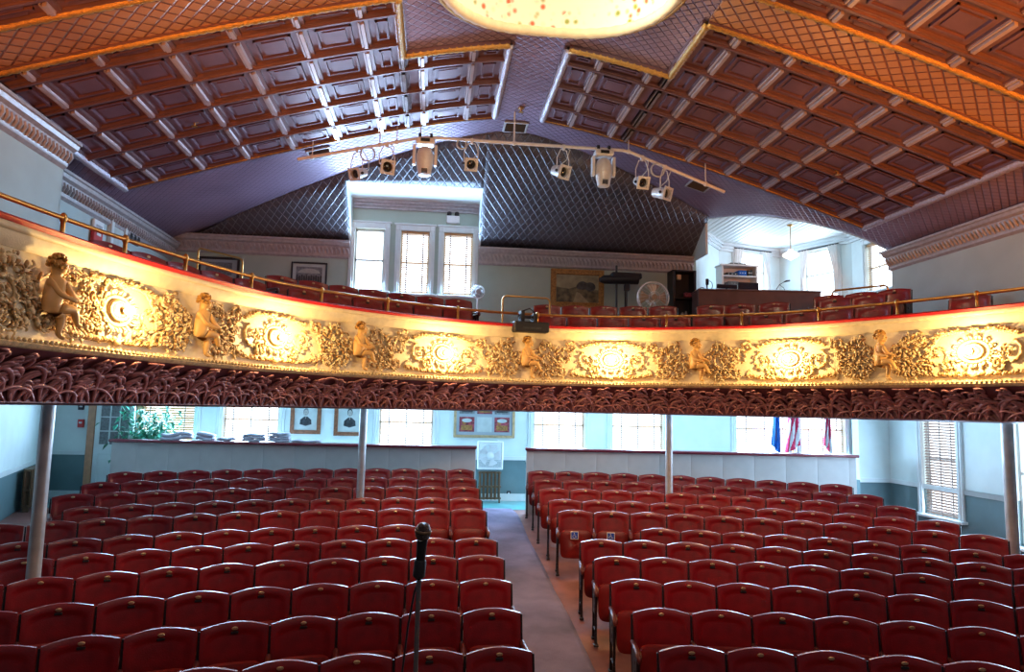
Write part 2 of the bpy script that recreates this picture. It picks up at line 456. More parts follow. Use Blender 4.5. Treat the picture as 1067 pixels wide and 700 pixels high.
# rope mouldings edging the coffers
def vline(pts, r, b, n=8):
    out = []
    for (p, q) in zip(pts, pts[1:]):
        m = max(2, int(math.hypot(p[0]-q[0], p[1]-q[1])/.05))
        for i in range(m):
            rr, y = lerp(p[0], q[0], i/m), lerp(p[1], q[1], i/m); out.append((XC+rr, y, zv(XC+rr)-.05))
    rr, y = pts[-1]; out.append((XC+rr, y, zv(XC+rr)-.05))
    rad = [r*(1 if i % 2 else .8) for i in range(len(out))]
    b.tube(out, rad, n)
g = MB(); s_ = MB()
for sg in (-1, 1):
    vline([(sg*6.7, 8.13), (sg*1.98, 8.13)], .05, g); vline([(sg*1.98, 8.13), (sg*1.98, 9.55), (sg*.44, 9.55)], .06, g)
    vline([(sg*6.7, 7.37), (sg*1.98, 7.37)], .05, g); vline([(sg*6.7, 12.1), (sg*.44, 12.1)], .035, g)
    vline([(sg*.44, 9.55), (sg*.44, 12.1)], .06, s_)
    vline([(sg*6.7, 8.13), (sg*6.7, 12.1)], .065, s_); vline([(sg*6.7, 2.0), (sg*6.7, 7.37)], .065, s_)
g.build('gilt_rope_moulding', M['gold'], ceil, smooth=True); s_.build('silver_rope_moulding', M['silver'], ceil, smooth=True)
# dome
dm = bpy.data.materials.new('dome_painted_roses'); dm.use_nodes = True
N = dm.node_tree.nodes; L = dm.node_tree.links; pb = N['Principled BSDF']; pb.inputs['Roughness'].default_value = .6
tc = N.new('ShaderNodeTexCoord'); vo = N.new('ShaderNodeTexVoronoi'); vo.inputs['Scale'].default_value = 9; L.new(tc.outputs['Object'], vo.inputs['Vector'])
r1 = N.new('ShaderNodeValToRGB'); r1.color_ramp.elements[0].position = .18; r1.color_ramp.elements[0].color = (1, 1, 1, 1); r1.color_ramp.elements[1].position = .46; r1.color_ramp.elements[1].color = (0, 0, 0, 1)
L.new(vo.outputs['Distance'], r1.inputs[0])
r2 = N.new('ShaderNodeValToRGB'); r2.color_ramp.interpolation = 'CONSTANT'; r2.color_ramp.elements[0].color = (.25, .3, .06, 1)
e = r2.color_ramp.elements.new(.35); e.color = (.8, .72, .55, 1)
e = r2.color_ramp.elements.new(.7); e.color = (.55, .12, .05, 1); L.new(vo.outputs['Color'], r2.inputs[0])
nz = N.new('ShaderNodeTexNoise'); nz.inputs['Scale'].default_value = 2.5; L.new(tc.outputs['Object'], nz.inputs['Vector'])
r3 = N.new('ShaderNodeValToRGB'); r3.color_ramp.elements[0].position = .36; r3.color_ramp.elements[1].position = .46; L.new(nz.outputs['Fac'], r3.inputs[0])
mu = N.new('ShaderNodeMath'); mu.operation = 'MULTIPLY'; L.new(r1.outputs[0], mu.inputs[0]); L.new(r3.outputs[0], mu.inputs[1])
mx = N.new('ShaderNodeMix'); mx.data_type = 'RGBA'; L.new(mu.outputs[0], mx.inputs['Factor']); mx.inputs['A'].default_value = (.86, .80, .66, 1); L.new(r2.outputs[0], mx.inputs['B'])
L.new(mx.outputs['Result'], pb.inputs['Base Color'])
b = MB()
def domept(u, v):
    a = 2*PI*u; t = v*PI/2; x = XC+DR*math.cos(a)*math.cos(t); y = DY+DR*math.sin(a)*math.cos(t)
    return (x, y, lerp(zv(XC+DR*math.cos(a))-.02, 8.1, math.sin(t)**.7)+.75*math.sin(t))
b.grid(domept, 64, 16)
dome = b.build('dome', dm, ceil, smooth=True)
b = MB(); ring = lambda R, dz: [(XC+R*math.cos(2*PI*k/96), DY+R*math.sin(2*PI*k/96), zv(XC+R*math.cos(2*PI*k/96))-dz) for k in range(96)]
b.tube(ring(DR+.01, .03), [.075 if k % 2 else .065 for k in range(96)], 8, closed=True)
b.build('dome_rim', M['cream'], ceil, smooth=True)
b = MB(); b.tube(ring(DR+.10, .02), [.035 if k % 2 else .035 for k in range(96)], 6, closed=True); b.build('dome_bead', M['gold'], ceil, smooth=True)

# hip plane behind the vault, with the dormer opening
zh = lambda y: 8.05-HS*(y-HY)
DX0, DX1, DZ = -1.93, .89, 7.28; DYF = HY+(8.05-DZ)/HS
b = MB()
def hip(x0, x1, ylim, n):
    b.grid(lambda u, v: ((lambda x, y0: (x, lerp(y0, max(ylim, y0), v), zh(lerp(y0, max(ylim, y0), v))))(lerp(x0, x1, u), yhip(lerp(x0, x1, u)))), n, 6)
hip(-5.75, DX0, YB, 40); hip(DX0, DX1, DYF, 40); hip(DX1, 5.95, YB, 50)
o = b.build('quilted_hip_slope', M['scale_hip'], ceil, smooth=True, fix=False)
o.modifiers.new('thick', 'SOLIDIFY').thickness = .04
# crown ridge capping the meeting line
b = MB(); b.tube([(x, yhip(x)-.0, zv(x)-.0) for x in [lerp(-4.7, 5.95, i/80) for i in range(81)]], .03, 6)
b.build('hip_edge_trim', M['scale_hip'], ceil, smooth=True)
# dormer cheeks and soffit
b = MB()
b.bx(DX0-.03, DX1+.03, DYF-.02, YB, DZ, DZ+.05)
for x in (DX0-.05, DX1): b.prism([(DYF, DZ), (YB, DZ), (YB, zh(YB)-.05), (YB-.02, zh(YB)-.05)], x, x+.05, 'x')
b.build('dormer_lining', M['trim'], ceil)
b = MB()
for k, (dz, dy) in enumerate(((.0, .16), (.06, .10), (.12, .05))): b.bx(DX0, DX1, YB-dy, YB, DZ-dz-.07, DZ-dz)
b.build('dormer_cornice', M['cornice'], ceil)

# ------------------------------------------------------------------ walls with real openings
def holed(b, o, u, W, z0, z1, holes, th=.22, off=0):
    """wall slab from point o along unit u (xy), with openings (u0,u1,z0,z1); thickness goes outwards"""
    o = Vector((*o, 0)); u = Vector((*u, 0)).normalized(); n = Vector((-u.y, u.x, 0))
    us = sorted({0, W, *[h[0] for h in holes], *[h[1] for h in holes]}); zs = sorted({z0, z1, *[h[2] for h in holes], *[h[3] for h in holes]})
    us = [q for q in us if 0 <= q <= W]; zs = [q for q in zs if z0 <= q <= z1]
    for a, c in zip(us, us[1:]):
        for e_, f in zip(zs, zs[1:]):
            mu_, mz = (a+c)/2, (e_+f)/2
            if any(h[0] < mu_ < h[1] and h[2] < mz < h[3] for h in holes): continue
            p = [o+u*a, o+u*c, o+u*c+n*th, o+u*a+n*th]
            b.add([(q.x, q.y, e_) for q in p]+[(q.x, q.y, f) for q in p], [(3, 2, 1, 0), (4, 5, 6, 7), (0, 1, 5, 4), (1, 2, 6, 5), (2, 3, 7, 6), (3, 0, 4, 7)])
WN = [0]; BLINDS = []
def window(o, u, u0, u1, z0, z1, th=.22, trimw=.12, sill=True, blind='tan', open_from=0.0, tilt=.5, label=None, power=30, curtain=False, sash=True, head=.10):
    """frame, sashes and pane in the opening, blind hung as a thing of its own"""
    WN[0] += 1
    ang = math.atan2(u[1], u[0]); W = u1-u0
    base = Vector((*o, 0))+Vector((*u, 0)).normalized()*(u0+W/2)
    e = empty('window_%d' % WN[0], (base.x, base.y, z0), ang); e['kind'] = 'structure'
    Hh = z1-z0; t = trimw
    b = MB()     # casing, local x along wall, y outward, z up
    for x in (-W/2-t/2, W/2+t/2): b.rbox((x, -.025, Hh/2-.02), (t, .05, Hh+.06), .008); b.rbox((x, -.04, Hh/2), (t*.35, .05, Hh), .008)
    b.rbox((0, -.025, Hh+t/2), (W+2*t, .05, t), .008); b.rbox((0, -.035, Hh+t+.02), (W+2*t+.06, .07, .045), .01)
    for x in (-W/2-t/2, W/2+t/2): b.rbox((x, -.03, Hh+t/2), (t, .06, t), .01)
    b.build('window_frame', M['trim'], e)
    if sill: MB().rbox((0, -.05, -.03), (W+2*t+.08, .14, .05), .01).build('window_sill', M['trim'], e)
    b = MB()
    for x in (-W/2+.02, W/2-.02): b.bx(x-.02, x+.02, .08, .13, 0, Hh)
    for z in (.03, Hh/2, Hh-.03): b.bx(-W/2, W/2, .08, .13, z-.022, z+.022)
    if sash: b.build('window_sash', M['trim'], e)
    MB().bx(-W/2, W/2, .135, .15, 0, Hh).build('window_pane', M['pane'], e)
    if blind:
        q = base+Vector((math.cos(ang+PI/2), math.sin(ang+PI/2), 0))*.03
        be = empty('window_blind', (q.x, q.y, z0), ang, label, 'blind', None); BLINDS.append(be)
        m = M['slat'] if blind == 'tan' else M['slat_dark']
        b = MB(); n = int((Hh*(1-open_from))/.05); R = Matrix.Rotation(tilt, 3, 'X')
        for i in range(n): b.box((0, 0, Hh-.08-i*.05), (W-.03, .042, .004), R)
        b.build('slats', m, be)
        MB().rbox((0, 0, Hh-.03), (W-.02, .05, .05), .006).build('headrail', m, be)
        b = MB()
        for x in ((-W*.32, 0, W*.32) if W > .8 else (-W*.28, W*.28)): b.bx(x-.012, x+.012, -.026, -.022, max(0, Hh-.08-n*.05), Hh-.03)
        b.build('ladder_tape', M['tape'], be)
    if curtain:
        q = base+Vector((math.cos(ang-PI/2), math.sin(ang-PI/2), 0))*.1
        ce = empty('curtain', (q.x, q.y, z0), ang, label, 'curtain')
        MB().cyl((-W/2-.1, 0, Hh+.02), (W/2+.1, 0, Hh+.02), .015, 8).build('curtain_rod', M['black'], ce)
        b = MB()
        for sgn in (-1, 1):
            b.grid(lambda u_, v_: (sgn*(W/2+.06-(.30*W*(1-.62*math.sin(PI*min(1, v_*1.35)/2)))*u_), .02*math.sin(u_*22), Hh+.01-(Hh*.97)*v_), 24, 12)
        b.build('curtain_cloth', M['curtain'], ce, smooth=True)
    if power:
        c = base+Vector((math.cos(ang-PI/2), math.sin(ang-PI/2), 0))*.12
        light('daylight', 'AREA', (c.x, c.y, z0+Hh/2), power, (.42, .68, 1), W*.95, (c.x+math.cos(ang-PI/2), c.y+math.sin(ang-PI/2), z0+Hh/2-.15), Hh*.95)
    return e

# upper back wall (u runs along +X, outside is +Y)
def pxY(px, py, Y): p = at_Y(px, py, Y); return p.x, p.z
up_h = []
for (a, c, t, s2) in ((369, 400, 238, 303), (417, 447, 241, 306), (462, 492.5, 243, 308)):
    up_h.append((pxY(a, 270, YB)[0], pxY(c, 270, YB)[0], pxY((a+c)/2, s2, YB)[1], pxY((a+c)/2, t, YB)[1]))
b = MB(); ox = XL-.2
holed(b, (ox, YB), (1, 0), 6.05-ox, 3.4, 7.4, [(h[0]-ox, h[1]-ox, h[2], h[3]) for h in up_h])
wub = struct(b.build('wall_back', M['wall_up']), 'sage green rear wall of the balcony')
labs = ['open white roller-lit window blind in the dormer, leftmost of three', 'tan slatted blind in the middle window of the dormer', 'tan slatted blind beside the small white fan in the dormer']
for i, h in enumerate(up_h):
    window((ox, YB), (1, 0), h[0]-ox, h[1]-ox, h[2], h[3], blind='tan' if i else None, trimw=.12, label=labs[i], power=125, open_from=0, tilt=.75)
# cornice along the back wall
def cornice(name, p, q, ztop, parent=None, inner=None):
    """classical cornice from p to q (xy); projects to the right-hand side of p->q"""
    p = Vector((*p, 0)); q = Vector((*q, 0)); d = (q-p); Ln = d.length; d.normalize(); n = Vector((d.y, -d.x, 0))
    prof = [(0, .0), (.22, .0), (.22, -.04), (.19, -.05), (.17, -.10), (.11, -.13), (.11, -.16), (.05, -.30), (.05, -.34), (.03, -.36), (0, -.38)]
    b = MB(); vs = []
    for e_ in (p, q):
        for (w, z) in prof: vs.append(e_+n*w+Vector((0, 0, ztop+z)))
    k = len(prof); b.add(vs, [tuple(range(k)), tuple(range(2*k-1, k-1, -1))]+[(i, i+1, k+i+1, k+i) for i in range(k-1)]+[(k-1, 0, k, 2*k-1)])
    m = int(Ln/.09)
    for i in range(m):
        c = p+d*((i+.5)*Ln/m)+n*.105+Vector((0, 0, ztop-.22)); b.tube([c+Vector((0, 0, .06))-d*.02, c-Vector((0, 0, .0))+d*.01, c-Vector((0, 0, .07))+d*.02-n*.04], [.03, .028, .015], 6)
    return struct(b.build(name, M['cornice'], smooth=35), None)
ZC = 6.30
cornice('trim_1', (XL, YB), (DX0-.02, YB), ZC); cornice('trim_2', (DX1+.02, YB), (5.95, YB), ZC)
b = MB()
b.bx(XL-.02, XL, 9.9, YB, 3.0, zv(XL)+.05)
b.bx(-5.22, -5.18, -6, 9.9, 3.25, zv(-5.2)+.1); b.bx(XL, -5.18, 9.86, 9.9, 3.0, zv(-5.2)+.1)
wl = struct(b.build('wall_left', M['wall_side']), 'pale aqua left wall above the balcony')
cornice('trim_3', (-5.18, -2), (-5.18, 9.9), 6.22); cornice('trim_4', (XL, 9.9), (XL, YB), 6.10)
b = MB(); b.bx(XR, XR+.25, -6, 12.72, 3.3, zv(XR)+.1)
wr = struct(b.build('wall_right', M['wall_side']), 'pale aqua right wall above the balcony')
cornice('trim_5', (XR, 12.75), (XR, -2), zv(XR))
# alcove behind the right corner
AP = [(5.99, YB), (7.23, 16.9), (9.15, 17.4), (10.0, 15.5), (10.05, 13.5), (9.3, 12.72)]
AZ0, AZ1 = 4.0, 7.07
wins = {1: (766, 798, 262, 303), 2: (838, 873, 259, 311), 3: (903, 931, 250, 302)}
al = empty('wall_alcove'); struct(al, 'pale aqua faceted alcove walls behind the balcony seats')
for i in range(5):
    p, q = Vector(AP[i]), Vector(AP[i+1]); W = (q-p).length; u = (q-p).normalized(); hs = []
    if i in wins:
        a, c, t, s2 = wins[i]; nrm = Vector((u.y, -u.x))
        def hit(px, py):
            d = ray(px, py); k = (Vector(p)-Vector((0, 0))).dot(nrm)/(d.x*nrm.x+d.y*nrm.y); P = EYE+d*k; return (Vector((P.x, P.y))-p).dot(u), P.z
        u0, u1 = hit(a, 280)[0], hit(c, 280)[0]; zz0 = hit((a+c)/2, s2)[1]; zz1 = hit((a+c)/2, t)[1]
        u0, u1 = max(.12, u0), min(W-.12, u1); hs = [(u0, u1, zz0, zz1)]
    b = MB(); holed(b, p, u, W+.02, AZ0, AZ1+.1, hs, .15)
    b.build('wall_facet', M['wall'], al)
    if hs:
        lb = {1: 'sheer white curtain behind the white shelf in the alcove', 2: 'sheer white curtain at the tall middle alcove window', 3: 'white slatted blind at the alcove window beside the right wall'}[i]
        window(p, u, *hs[0], th=.15, trimw=.1, blind=None if i != 3 else 'tan', curtain=i != 3, label=lb, power=34)
b = MB()
for i in range(5):
    p, q = Vector(AP[i]), Vector(AP[i+1]); u = (q-p).normalized(); n = Vector((u.y, -u.x)); W = (q-p).length
    for dz, dw in ((0, .14), (.06, .09), (.13, .05)):
        c = (p+q)/2+n*dw/2; b.box((c.x, c.y, AZ1-.03-dz), (W+.04, dw, .07), Matrix.Rotation(math.atan2(u.y, u.x), 3, 'Z'))
b.build('alcove_cornice', M['trim'], al)
poly = [(5.9, 15.5)]+AP[1:5]+[(9.3, 12.7)]+[(x, y) for x, y in ALC[::-1]]
b = MB(); b.prism(poly, AZ1, AZ1+.05); b.build('alcove_ceiling', M['beadboard'], ceil)
b = MB()
for (x0, y0), (x1, y1) in zip(ALC, ALC[1:]): b.add([(x0, y0, zv(x0)), (x1, y1, zv(x1)), (x1, y1, AZ1+.02), (x0, y0, AZ1+.02), (x0, y0+.05, zv(x0)), (x1, y1+.05, zv(x1)), (x1, y1+.05, AZ1+.02), (x0, y0+.05, AZ1+.02)], [(0, 1, 2, 3), (7, 6, 5, 4), (0, 4, 5, 1), (3, 2, 6, 7)])
b.bx(5.92, 5.97, 14.55, YB, ZC-.1, AZ1+.02)
b.build('alcove_fascia', M['wall'], ceil)

# ------------------------------------------------------------------ lower walls
YL_ = 15.6; CZ = 3.3
lower_px = [(145, 202), (232, 290), (395, 451), (556, 609), (638, 691), (767, 826), (834, 880)]
XW0 = -8.1
hs = []
for a, c in lower_px: hs.append((at_Y(a, 445, YL_).x-XW0, at_Y(c, 445, YL_).x-XW0, 1.55, 3.12))
doorx = (at_Y(104, 445, YL_).x-XW0, at_Y(130, 445, YL_).x-XW0)
RAIL = 1.58
b = MB(); bd = MB()
_dj = at_Y(101, 445, YL_).x-XW0
allh = hs+[(_dj, _dj+.82, .6, 2.75)]
holed(b, (XW0, YL_), (1, 0), 18.9, RAIL, CZ+.2, allh, .25)
holed(bd, (XW0, YL_), (1, 0), 18.9, .4, RAIL, allh, .25)
wlb = struct(b.build('wall_rear_lower', M['wall']), 'pale aqua rear wall below the balcony')
bd.build('dado', M['dado'], wlb)
lbl = ['tan slatted blind behind the potted plant at the rear wall', 'part-lowered blind behind the folded quilts at the rear wall', 'lowered blind between the second portrait and the notice frame', 'tan slatted blind just right of the aisle at the rear wall', 'bright slatted blind just left of the second middle column', 'bright blind beside the dark blue flag', 'bright blind behind the red and white flags']
for i, h in enumerate(hs):
    window((XW0, YL_), (1, 0), *h, trimw=.13, blind='tan', label=lbl[i], power=180, tilt=1.15 if i == 0 else .22, open_from=0, sill=True)
b = MB()
b.bx(XW0, 10.7, YL_-.035, YL_, RAIL-.04, RAIL+.04); b.bx(XW0, 10.7, YL_-.03, YL_, .62, .80)
for h in hs: pass
struct(b.build('baseboard_back', M['trim']))
# side walls below the balcony (angled)
def lower_side(name, pts, wlist, side, label):
    par = None
    for i in range(len(pts)-1):
        p, q = Vector(pts[i]), Vector(pts[i+1]); u = (q-p).normalized(); W = (q-p).length
        hh = wlist.get(i, [])
        b = MB(); holed(b, p, u, W, RAIL-.15, CZ+.2, hh, .22)
        o = b.build(name if par is None else 'wall_facet', M['wall'], par)
        if par is None: par = struct(o, label)
        b = MB(); holed(b, p, u, W, -.3, RAIL-.15, hh, .22); b.build('dado', M['dado'], par)
        n = Vector((u.y, -u.x)); ang = math.atan2(u.y, u.x)
        b = MB(); segs = [(0, W)]
        for h in hh: segs = [x for sg_ in segs for x in ((sg_[0], h[0]), (h[1], sg_[1]))]
        for s0, s1 in segs:
            if s1-s0 < .02: continue
            c = p+u*(s0+s1)/2+n*.015
            b.box((c.x, c.y, RAIL-.15), (s1-s0, .03, .08), Matrix.Rotation(ang, 3, 'Z')); b.box((c.x, c.y, .25), (W if 0 else s1-s0, .03, .7), Matrix.Rotation(ang, 3, 'Z'))
        b.build('chair_rail', M['trim'], par)
LP = [(-5.2, 6.0), (-6.0, 9.2), (-7.1, 12.6), (-8.1, YL_)]
lower_side('wall_left_lower', LP, {}, 1, 'pale aqua angled left wall below the balcony')
RP = [(10.75, YL_), (9.95, 13.4), (8.85, 11.1), (8.15, 9.4), (7.9, 6)]
def hitline(p, q, px, py):
    p, q = Vector(p), Vector(q); u = (q-p).normalized(); n = Vector((u.y, -u.x)); d = ray(px, py)
    k = p.dot(n)/(d.x*n.x+d.y*n.y); P = EYE+d*k; return (Vector((P.x, P.y))-p).dot(u), P.z
RP = [(8.42, 13.0), (9.06, 13.0), (9.05, 5.5)]
u0, z1_ = hitline(RP[1], RP[2], 961, 452); u1, z0_ = hitline(RP[1], RP[2], 1001, 542)
w2a = hitline(RP[1], RP[2], 1056, 470)[0]; LW = (Vector(RP[2])-Vector(RP[1])).length
print('right window', u0, u1, z0_, z1_, w2a, LW)
rh = [(u0, u1, z0_, 2.95), (w2a, w2a+1.2, .75, 2.95)]
lower_side('wall_right_lower', RP, {1: rh}, -1, 'pale aqua angled right wall below the balcony')
up = (Vector(RP[2])-Vector(RP[1])).normalized()
window(RP[1], up, *rh[0], blind='dark', trimw=.13, label='long grey-brown blind hanging in the right wall window', power=60, tilt=.9)
window(RP[1], up, *rh[1], blind=None, trimw=.12, power=110)
# ceiling under the balcony
b = MB()
def below(u, v):
    s = lerp(0, SL, u); p = Cpt(s); n = Cn(s)
    w = -lerp(.3, 1.2, min(1, v*3)) if v < 1/3 else None
    q = p-n*.25
    if v == 0: return (q.x, q.y, 2.72)
    tgt = Vector((lerp(-8.6, 11.2, u), 16)) if .25 < u < .8 else Vector((-9 if u < .5 else 11.5, max(1, q.y+1.5)))
    if v <= .5: q2 = p-n*.6; return (q2.x, q2.y, CZ)
    return (tgt.x, tgt.y, CZ+.02)
b.grid(below, 90, 2)
struct(b.build('ceiling_below_balcony', M['wall'], fix=False))
# stage
b = MB(); b.bx(-9, 12, -6, 3.3, -.3, 1.1); struct(b.build('floor_stage', M['stage']), 'dark boarded stage floor')
# ------------------------------------------------------------------ balcony: floor, parapet, relief
ZL = 4.07
bal = empty('balcony_front', (0, 0, 0), 0, 'curved cream and gilt balcony parapet with cherub relief over a maroon leaf cove', 'balcony front')
def sweep(b, prof, s0=0, s1=None, n=220, close=True):
    s1 = s1 or SL; k = len(prof); vs = []
    for i in range(n+1):
        s = lerp(s0, s1, i/n)
        for (w, z) in prof: vs.append(CS(s, w, z))
    fs = []
    for i in range(n):
        for j in range(k if close else k-1):
            a, c = i*k+j, i*k+(j+1) % k; fs.append((a, c, c+k, a+k))
    b.add(vs, fs)
b = MB(); sweep(b, [(-.30, ZL), (.12, ZL), (.15, ZL-.02), (.12, ZL-.05), (-.3, ZL-.05)]); b.build('ledge', M['crimson'], bal, smooth=40)
b = MB(); sweep(b, [(.11, ZL-.05), (.115, ZL-.075), (.10, ZL-.10), (.08, ZL-.105), (.075, ZL-.13), (.05, ZL-.19), (.03, ZL-.22), (-.1, ZL-.22), (-.1, ZL-.05)]); b.build('cornice_moulding', M['cream'], bal, smooth=50)
def panw(z): t = (z-3.14)/(3.86-3.14); return .075-.06*t+.03*math.sin(PI*max(0, min(1, t)))
zs = [3.12+.05*i for i in range(16)]
b = MB(); sweep(b, [(panw(z), z) for z in zs]+[(-.12, 3.87), (-.12, 3.12)]); b.build('parapet_panel', M['cream'], bal, smooth=50)
b = MB(); sweep(b, [(.05, 3.16), (.12, 3.155), (.15, 3.12), (.13, 3.09), (.10, 3.08), (.05, 3.08)]); b.build('bottom_moulding', M['ornament'], bal, smooth=50)
sA, sB = s_at_px(-60), s_at_px(1130)
sA -= 1.5; sB += 2.2
b = MB()
n = int((sB-sA)/.055)
for i in range(n):
    c = CS(sA+(i+.5)*.055, .145, 3.145); b.ell(c, (.02, .02, .018), 6)
b.build('bead_moulding', M['ornament'], bal, smooth=True)
def cove(q):                          # 0 top .. 1 bottom
    return (.11-.30*q-.10*math.sin(PI*q), 3.08-.42*q)
b = MB(); sweep(b, [cove(i/10) for i in range(11)]+[(-.26, 2.64), (-.30, 2.66), (-.30, 3.08)]); b.build('leaf_cove', M['cove'], bal, smooth=50)
# curled leaves in the cove
rnd = random.Random(3)
b = MB()
def cvp(s, q, h): w, z = cove(max(0, min(1, q))); return CS(s, w+h*.8, z-h*.5)
s = sA; m = 10
def frond(s, q0, d, L0, a0, w, curl):
    """one curling blade rising from q0 towards the top of the cove"""
    cu, cq = s, q0; pts = []; rad = []
    for i in range(m):
        t = i/(m-1); a = a0+d*curl*t**2.2
        if i: cu += math.sin(a)*L0/(m-1); cq -= math.cos(a)*L0/(m-1)/.52
        pts.append(cvp(cu, max(.02, min(.97, cq)), .008+.03*math.sin(PI*t*.85))); rad.append(w*(.30+math.sin(PI*(.08+.84*t))))
    b.tube(pts, rad, 5, flat=.6)
while s < sB:
    for d in (-1, 1):
        j = lambda a, c: rnd.uniform(a, c)
        frond(s, .97, d, j(.50, .62), j(.0, .25)*d, .028, j(1.6, 2.6)); frond(s+.06*d, .96, d, j(.36, .5), j(.3, .7)*d, .024, j(1.8, 3)); frond(s+.09*d, .78, d, j(.28, .4), j(.0, .5)*d, .020, j(2.4, 3.6))
        frond(s+.02*d, .62, -d, j(.30, .42), j(-.5, -.1)*d, .021, j(2.2, 3.2)); frond(s+.13*d, .50, d, j(.24, .34), j(-.4, .3)*d, .018, j(2.6, 3.8))
        frond(s+.15*d, .96, -d, j(.30, .4), j(0, .5)*d, .022, j(2.2, 3.4)); frond(s+.05*d, .40, d, j(.2, .3), j(-.3, .6)*d, .018, j(2, 4)); frond(s+.14*d, .33, -d, j(.2, .3), j(-.6, .6)*d, .017, j(2, 4))
        frond(s+.10*d, .24, d, j(.14, .2), j(-.6, .9)*d, .015, j(2, 4))
    s += .30
b.build('acanthus_relief', M['leaf_relief'], bal, smooth=True)

# --- relief on the panel, worked in (u along the curve, z) and mapped onto it
def PS(s, z, h): return CS(s, panw(z)+h, z)
def spiral(b, u, z, r, turns, d, a0, w0=.018, w1=.006, lift=.012, n=26):
    pts = []; rad = []
    for i in range(n):
        t = i/(n-1); a = a0+d*turns*2*PI*t; R = r*(1-t)**.75+.008
        pts.append(PS(u+R*math.cos(a), z+R*math.sin(a), lift+.025*t)); rad.append(lerp(w0, w1, t))
    b.tube(pts, rad, 6); b.ell(pts[-1], (.022, .022, .022), 6)
    return pts
def leaf(b, u, z, a, L_, d=1, w=.018, lift=.01):
    pts = []; rad = []; cu, cz = u, z
    for i in range(6):
        t = i/5; ang = a+d*1.5*t*t; 
        if i: cu += math.cos(ang)*L_/5; cz += math.sin(ang)*L_/5
        pts.append(PS(cu, max(3.15, min(3.86, cz)), lift+.03*math.sin(PI*t*.8))); rad.append(w*(.35+math.sin(PI*(.12+.8*t))))
    b.tube(pts, rad, 5, flat=.55)
def acanthus(b, b2, u, z, r, turns, d, a0, big=.05):
    """scroll with leaves thrown off its outer side"""
    spiral(b, u, z, r, turns, d, a0)
    n = 12
    for i in range(n):
        t = i/n*.8; a = a0+d*turns*2*PI*t; R = r*(1-t)**.75
        leaf(b2 if i % 3 == 0 else b, u+R*math.cos(a), z+R*math.sin(a), a+d*.9, big*(1.3-.7*t)*rnd.uniform(.8, 1.3), d, .014)
    for i in range(3): leaf(b2, u+rnd.uniform(-.3, .3)*r, z+rnd.uniform(-.3, .3)*r, rnd.uniform(0, 6), .06, d, .012)
def foliage_wheel(u, d, name):
    """tall round cluster of scrolling leaves beside a cherub"""
    b = MB(); b2 = MB()
    # outer ring stem
    pts = []; m = 24
    for i in range(m):
        a = PI*.5+d*(-.35+1.55*PI*i/(m-1)); pts.append(PS(u-.0+.25*math.cos(a), 3.50+.285*math.sin(a), .015+.01*math.sin(i)))
    b.tube(pts, [.016+.006*math.sin(i*.8) for i in range(m)], 6)
    for i in range(0, m, 1):
        a = PI*.5+d*(-.35+1.55*PI*i/(m-1)); leaf(b if i % 2 else b2, u+.25*math.cos(a), 3.50+.285*math.sin(a), a+d*2.2, .085, d, .017)
        if i % 2: leaf(b, u+.25*math.cos(a), 3.50+.285*math.sin(a), a+d*.7, .055, -d, .014)
    acanthus(b, b2, u+.03*d, 3.68, .12, 1.3, d, 1.2); acanthus(b, b2, u-.06*d, 3.50, .11, 1.3, -d, 2.2)
    acanthus(b, b2, u+.08*d, 3.36, .12, 1.4, d, 4.0); acanthus(b, b2, u-.11*d, 3.33, .08, 1.2, d, .3); acanthus(b, b2, u+.15*d, 3.56, .08, 1.2, -d, .9)
    for i in range(22): leaf(b2 if i % 2 else b, u+rnd.uniform(-.2, .2), 3.5+rnd.uniform(-.25, .25), rnd.uniform(0, 6.3), rnd.uniform(.05, .09), rnd.choice((-1, 1)), .015)
    o = b.build(name, M['ornament'], bal, smooth=True); b2.build('shadow_brown_leaves', M['shadow_brown'], o, smooth=True)
def long_stem(u, d):
    """slender stem rising from the bottom scroll and flaring beside the wheel"""
    b = MB(); b2 = MB(); pts = []
    for i in range(14):
        t = i/13; pts.append(PS(u+d*(.05+.10*math.sin(t*2.6)-.16*t*t), 3.2+.58*t, .02))
    b.tube(pts, [.015]*14, 6)
    for i in range(2, 14, 2):
        t = i/13; x = u+d*(.05+.10*math.sin(t*2.6)-.16*t*t); leaf(b, x, 3.2+.58*t, PI/2+d*.6, .09, -d, .014); leaf(b2, x, 3.2+.58*t, PI/2-d*.9, .07, d, .012)
    o = b.build('leafy_stem', M['ornament'], bal, smooth=True); b2.build('shadow_brown_leaves', M['shadow_brown'], o, smooth=True)
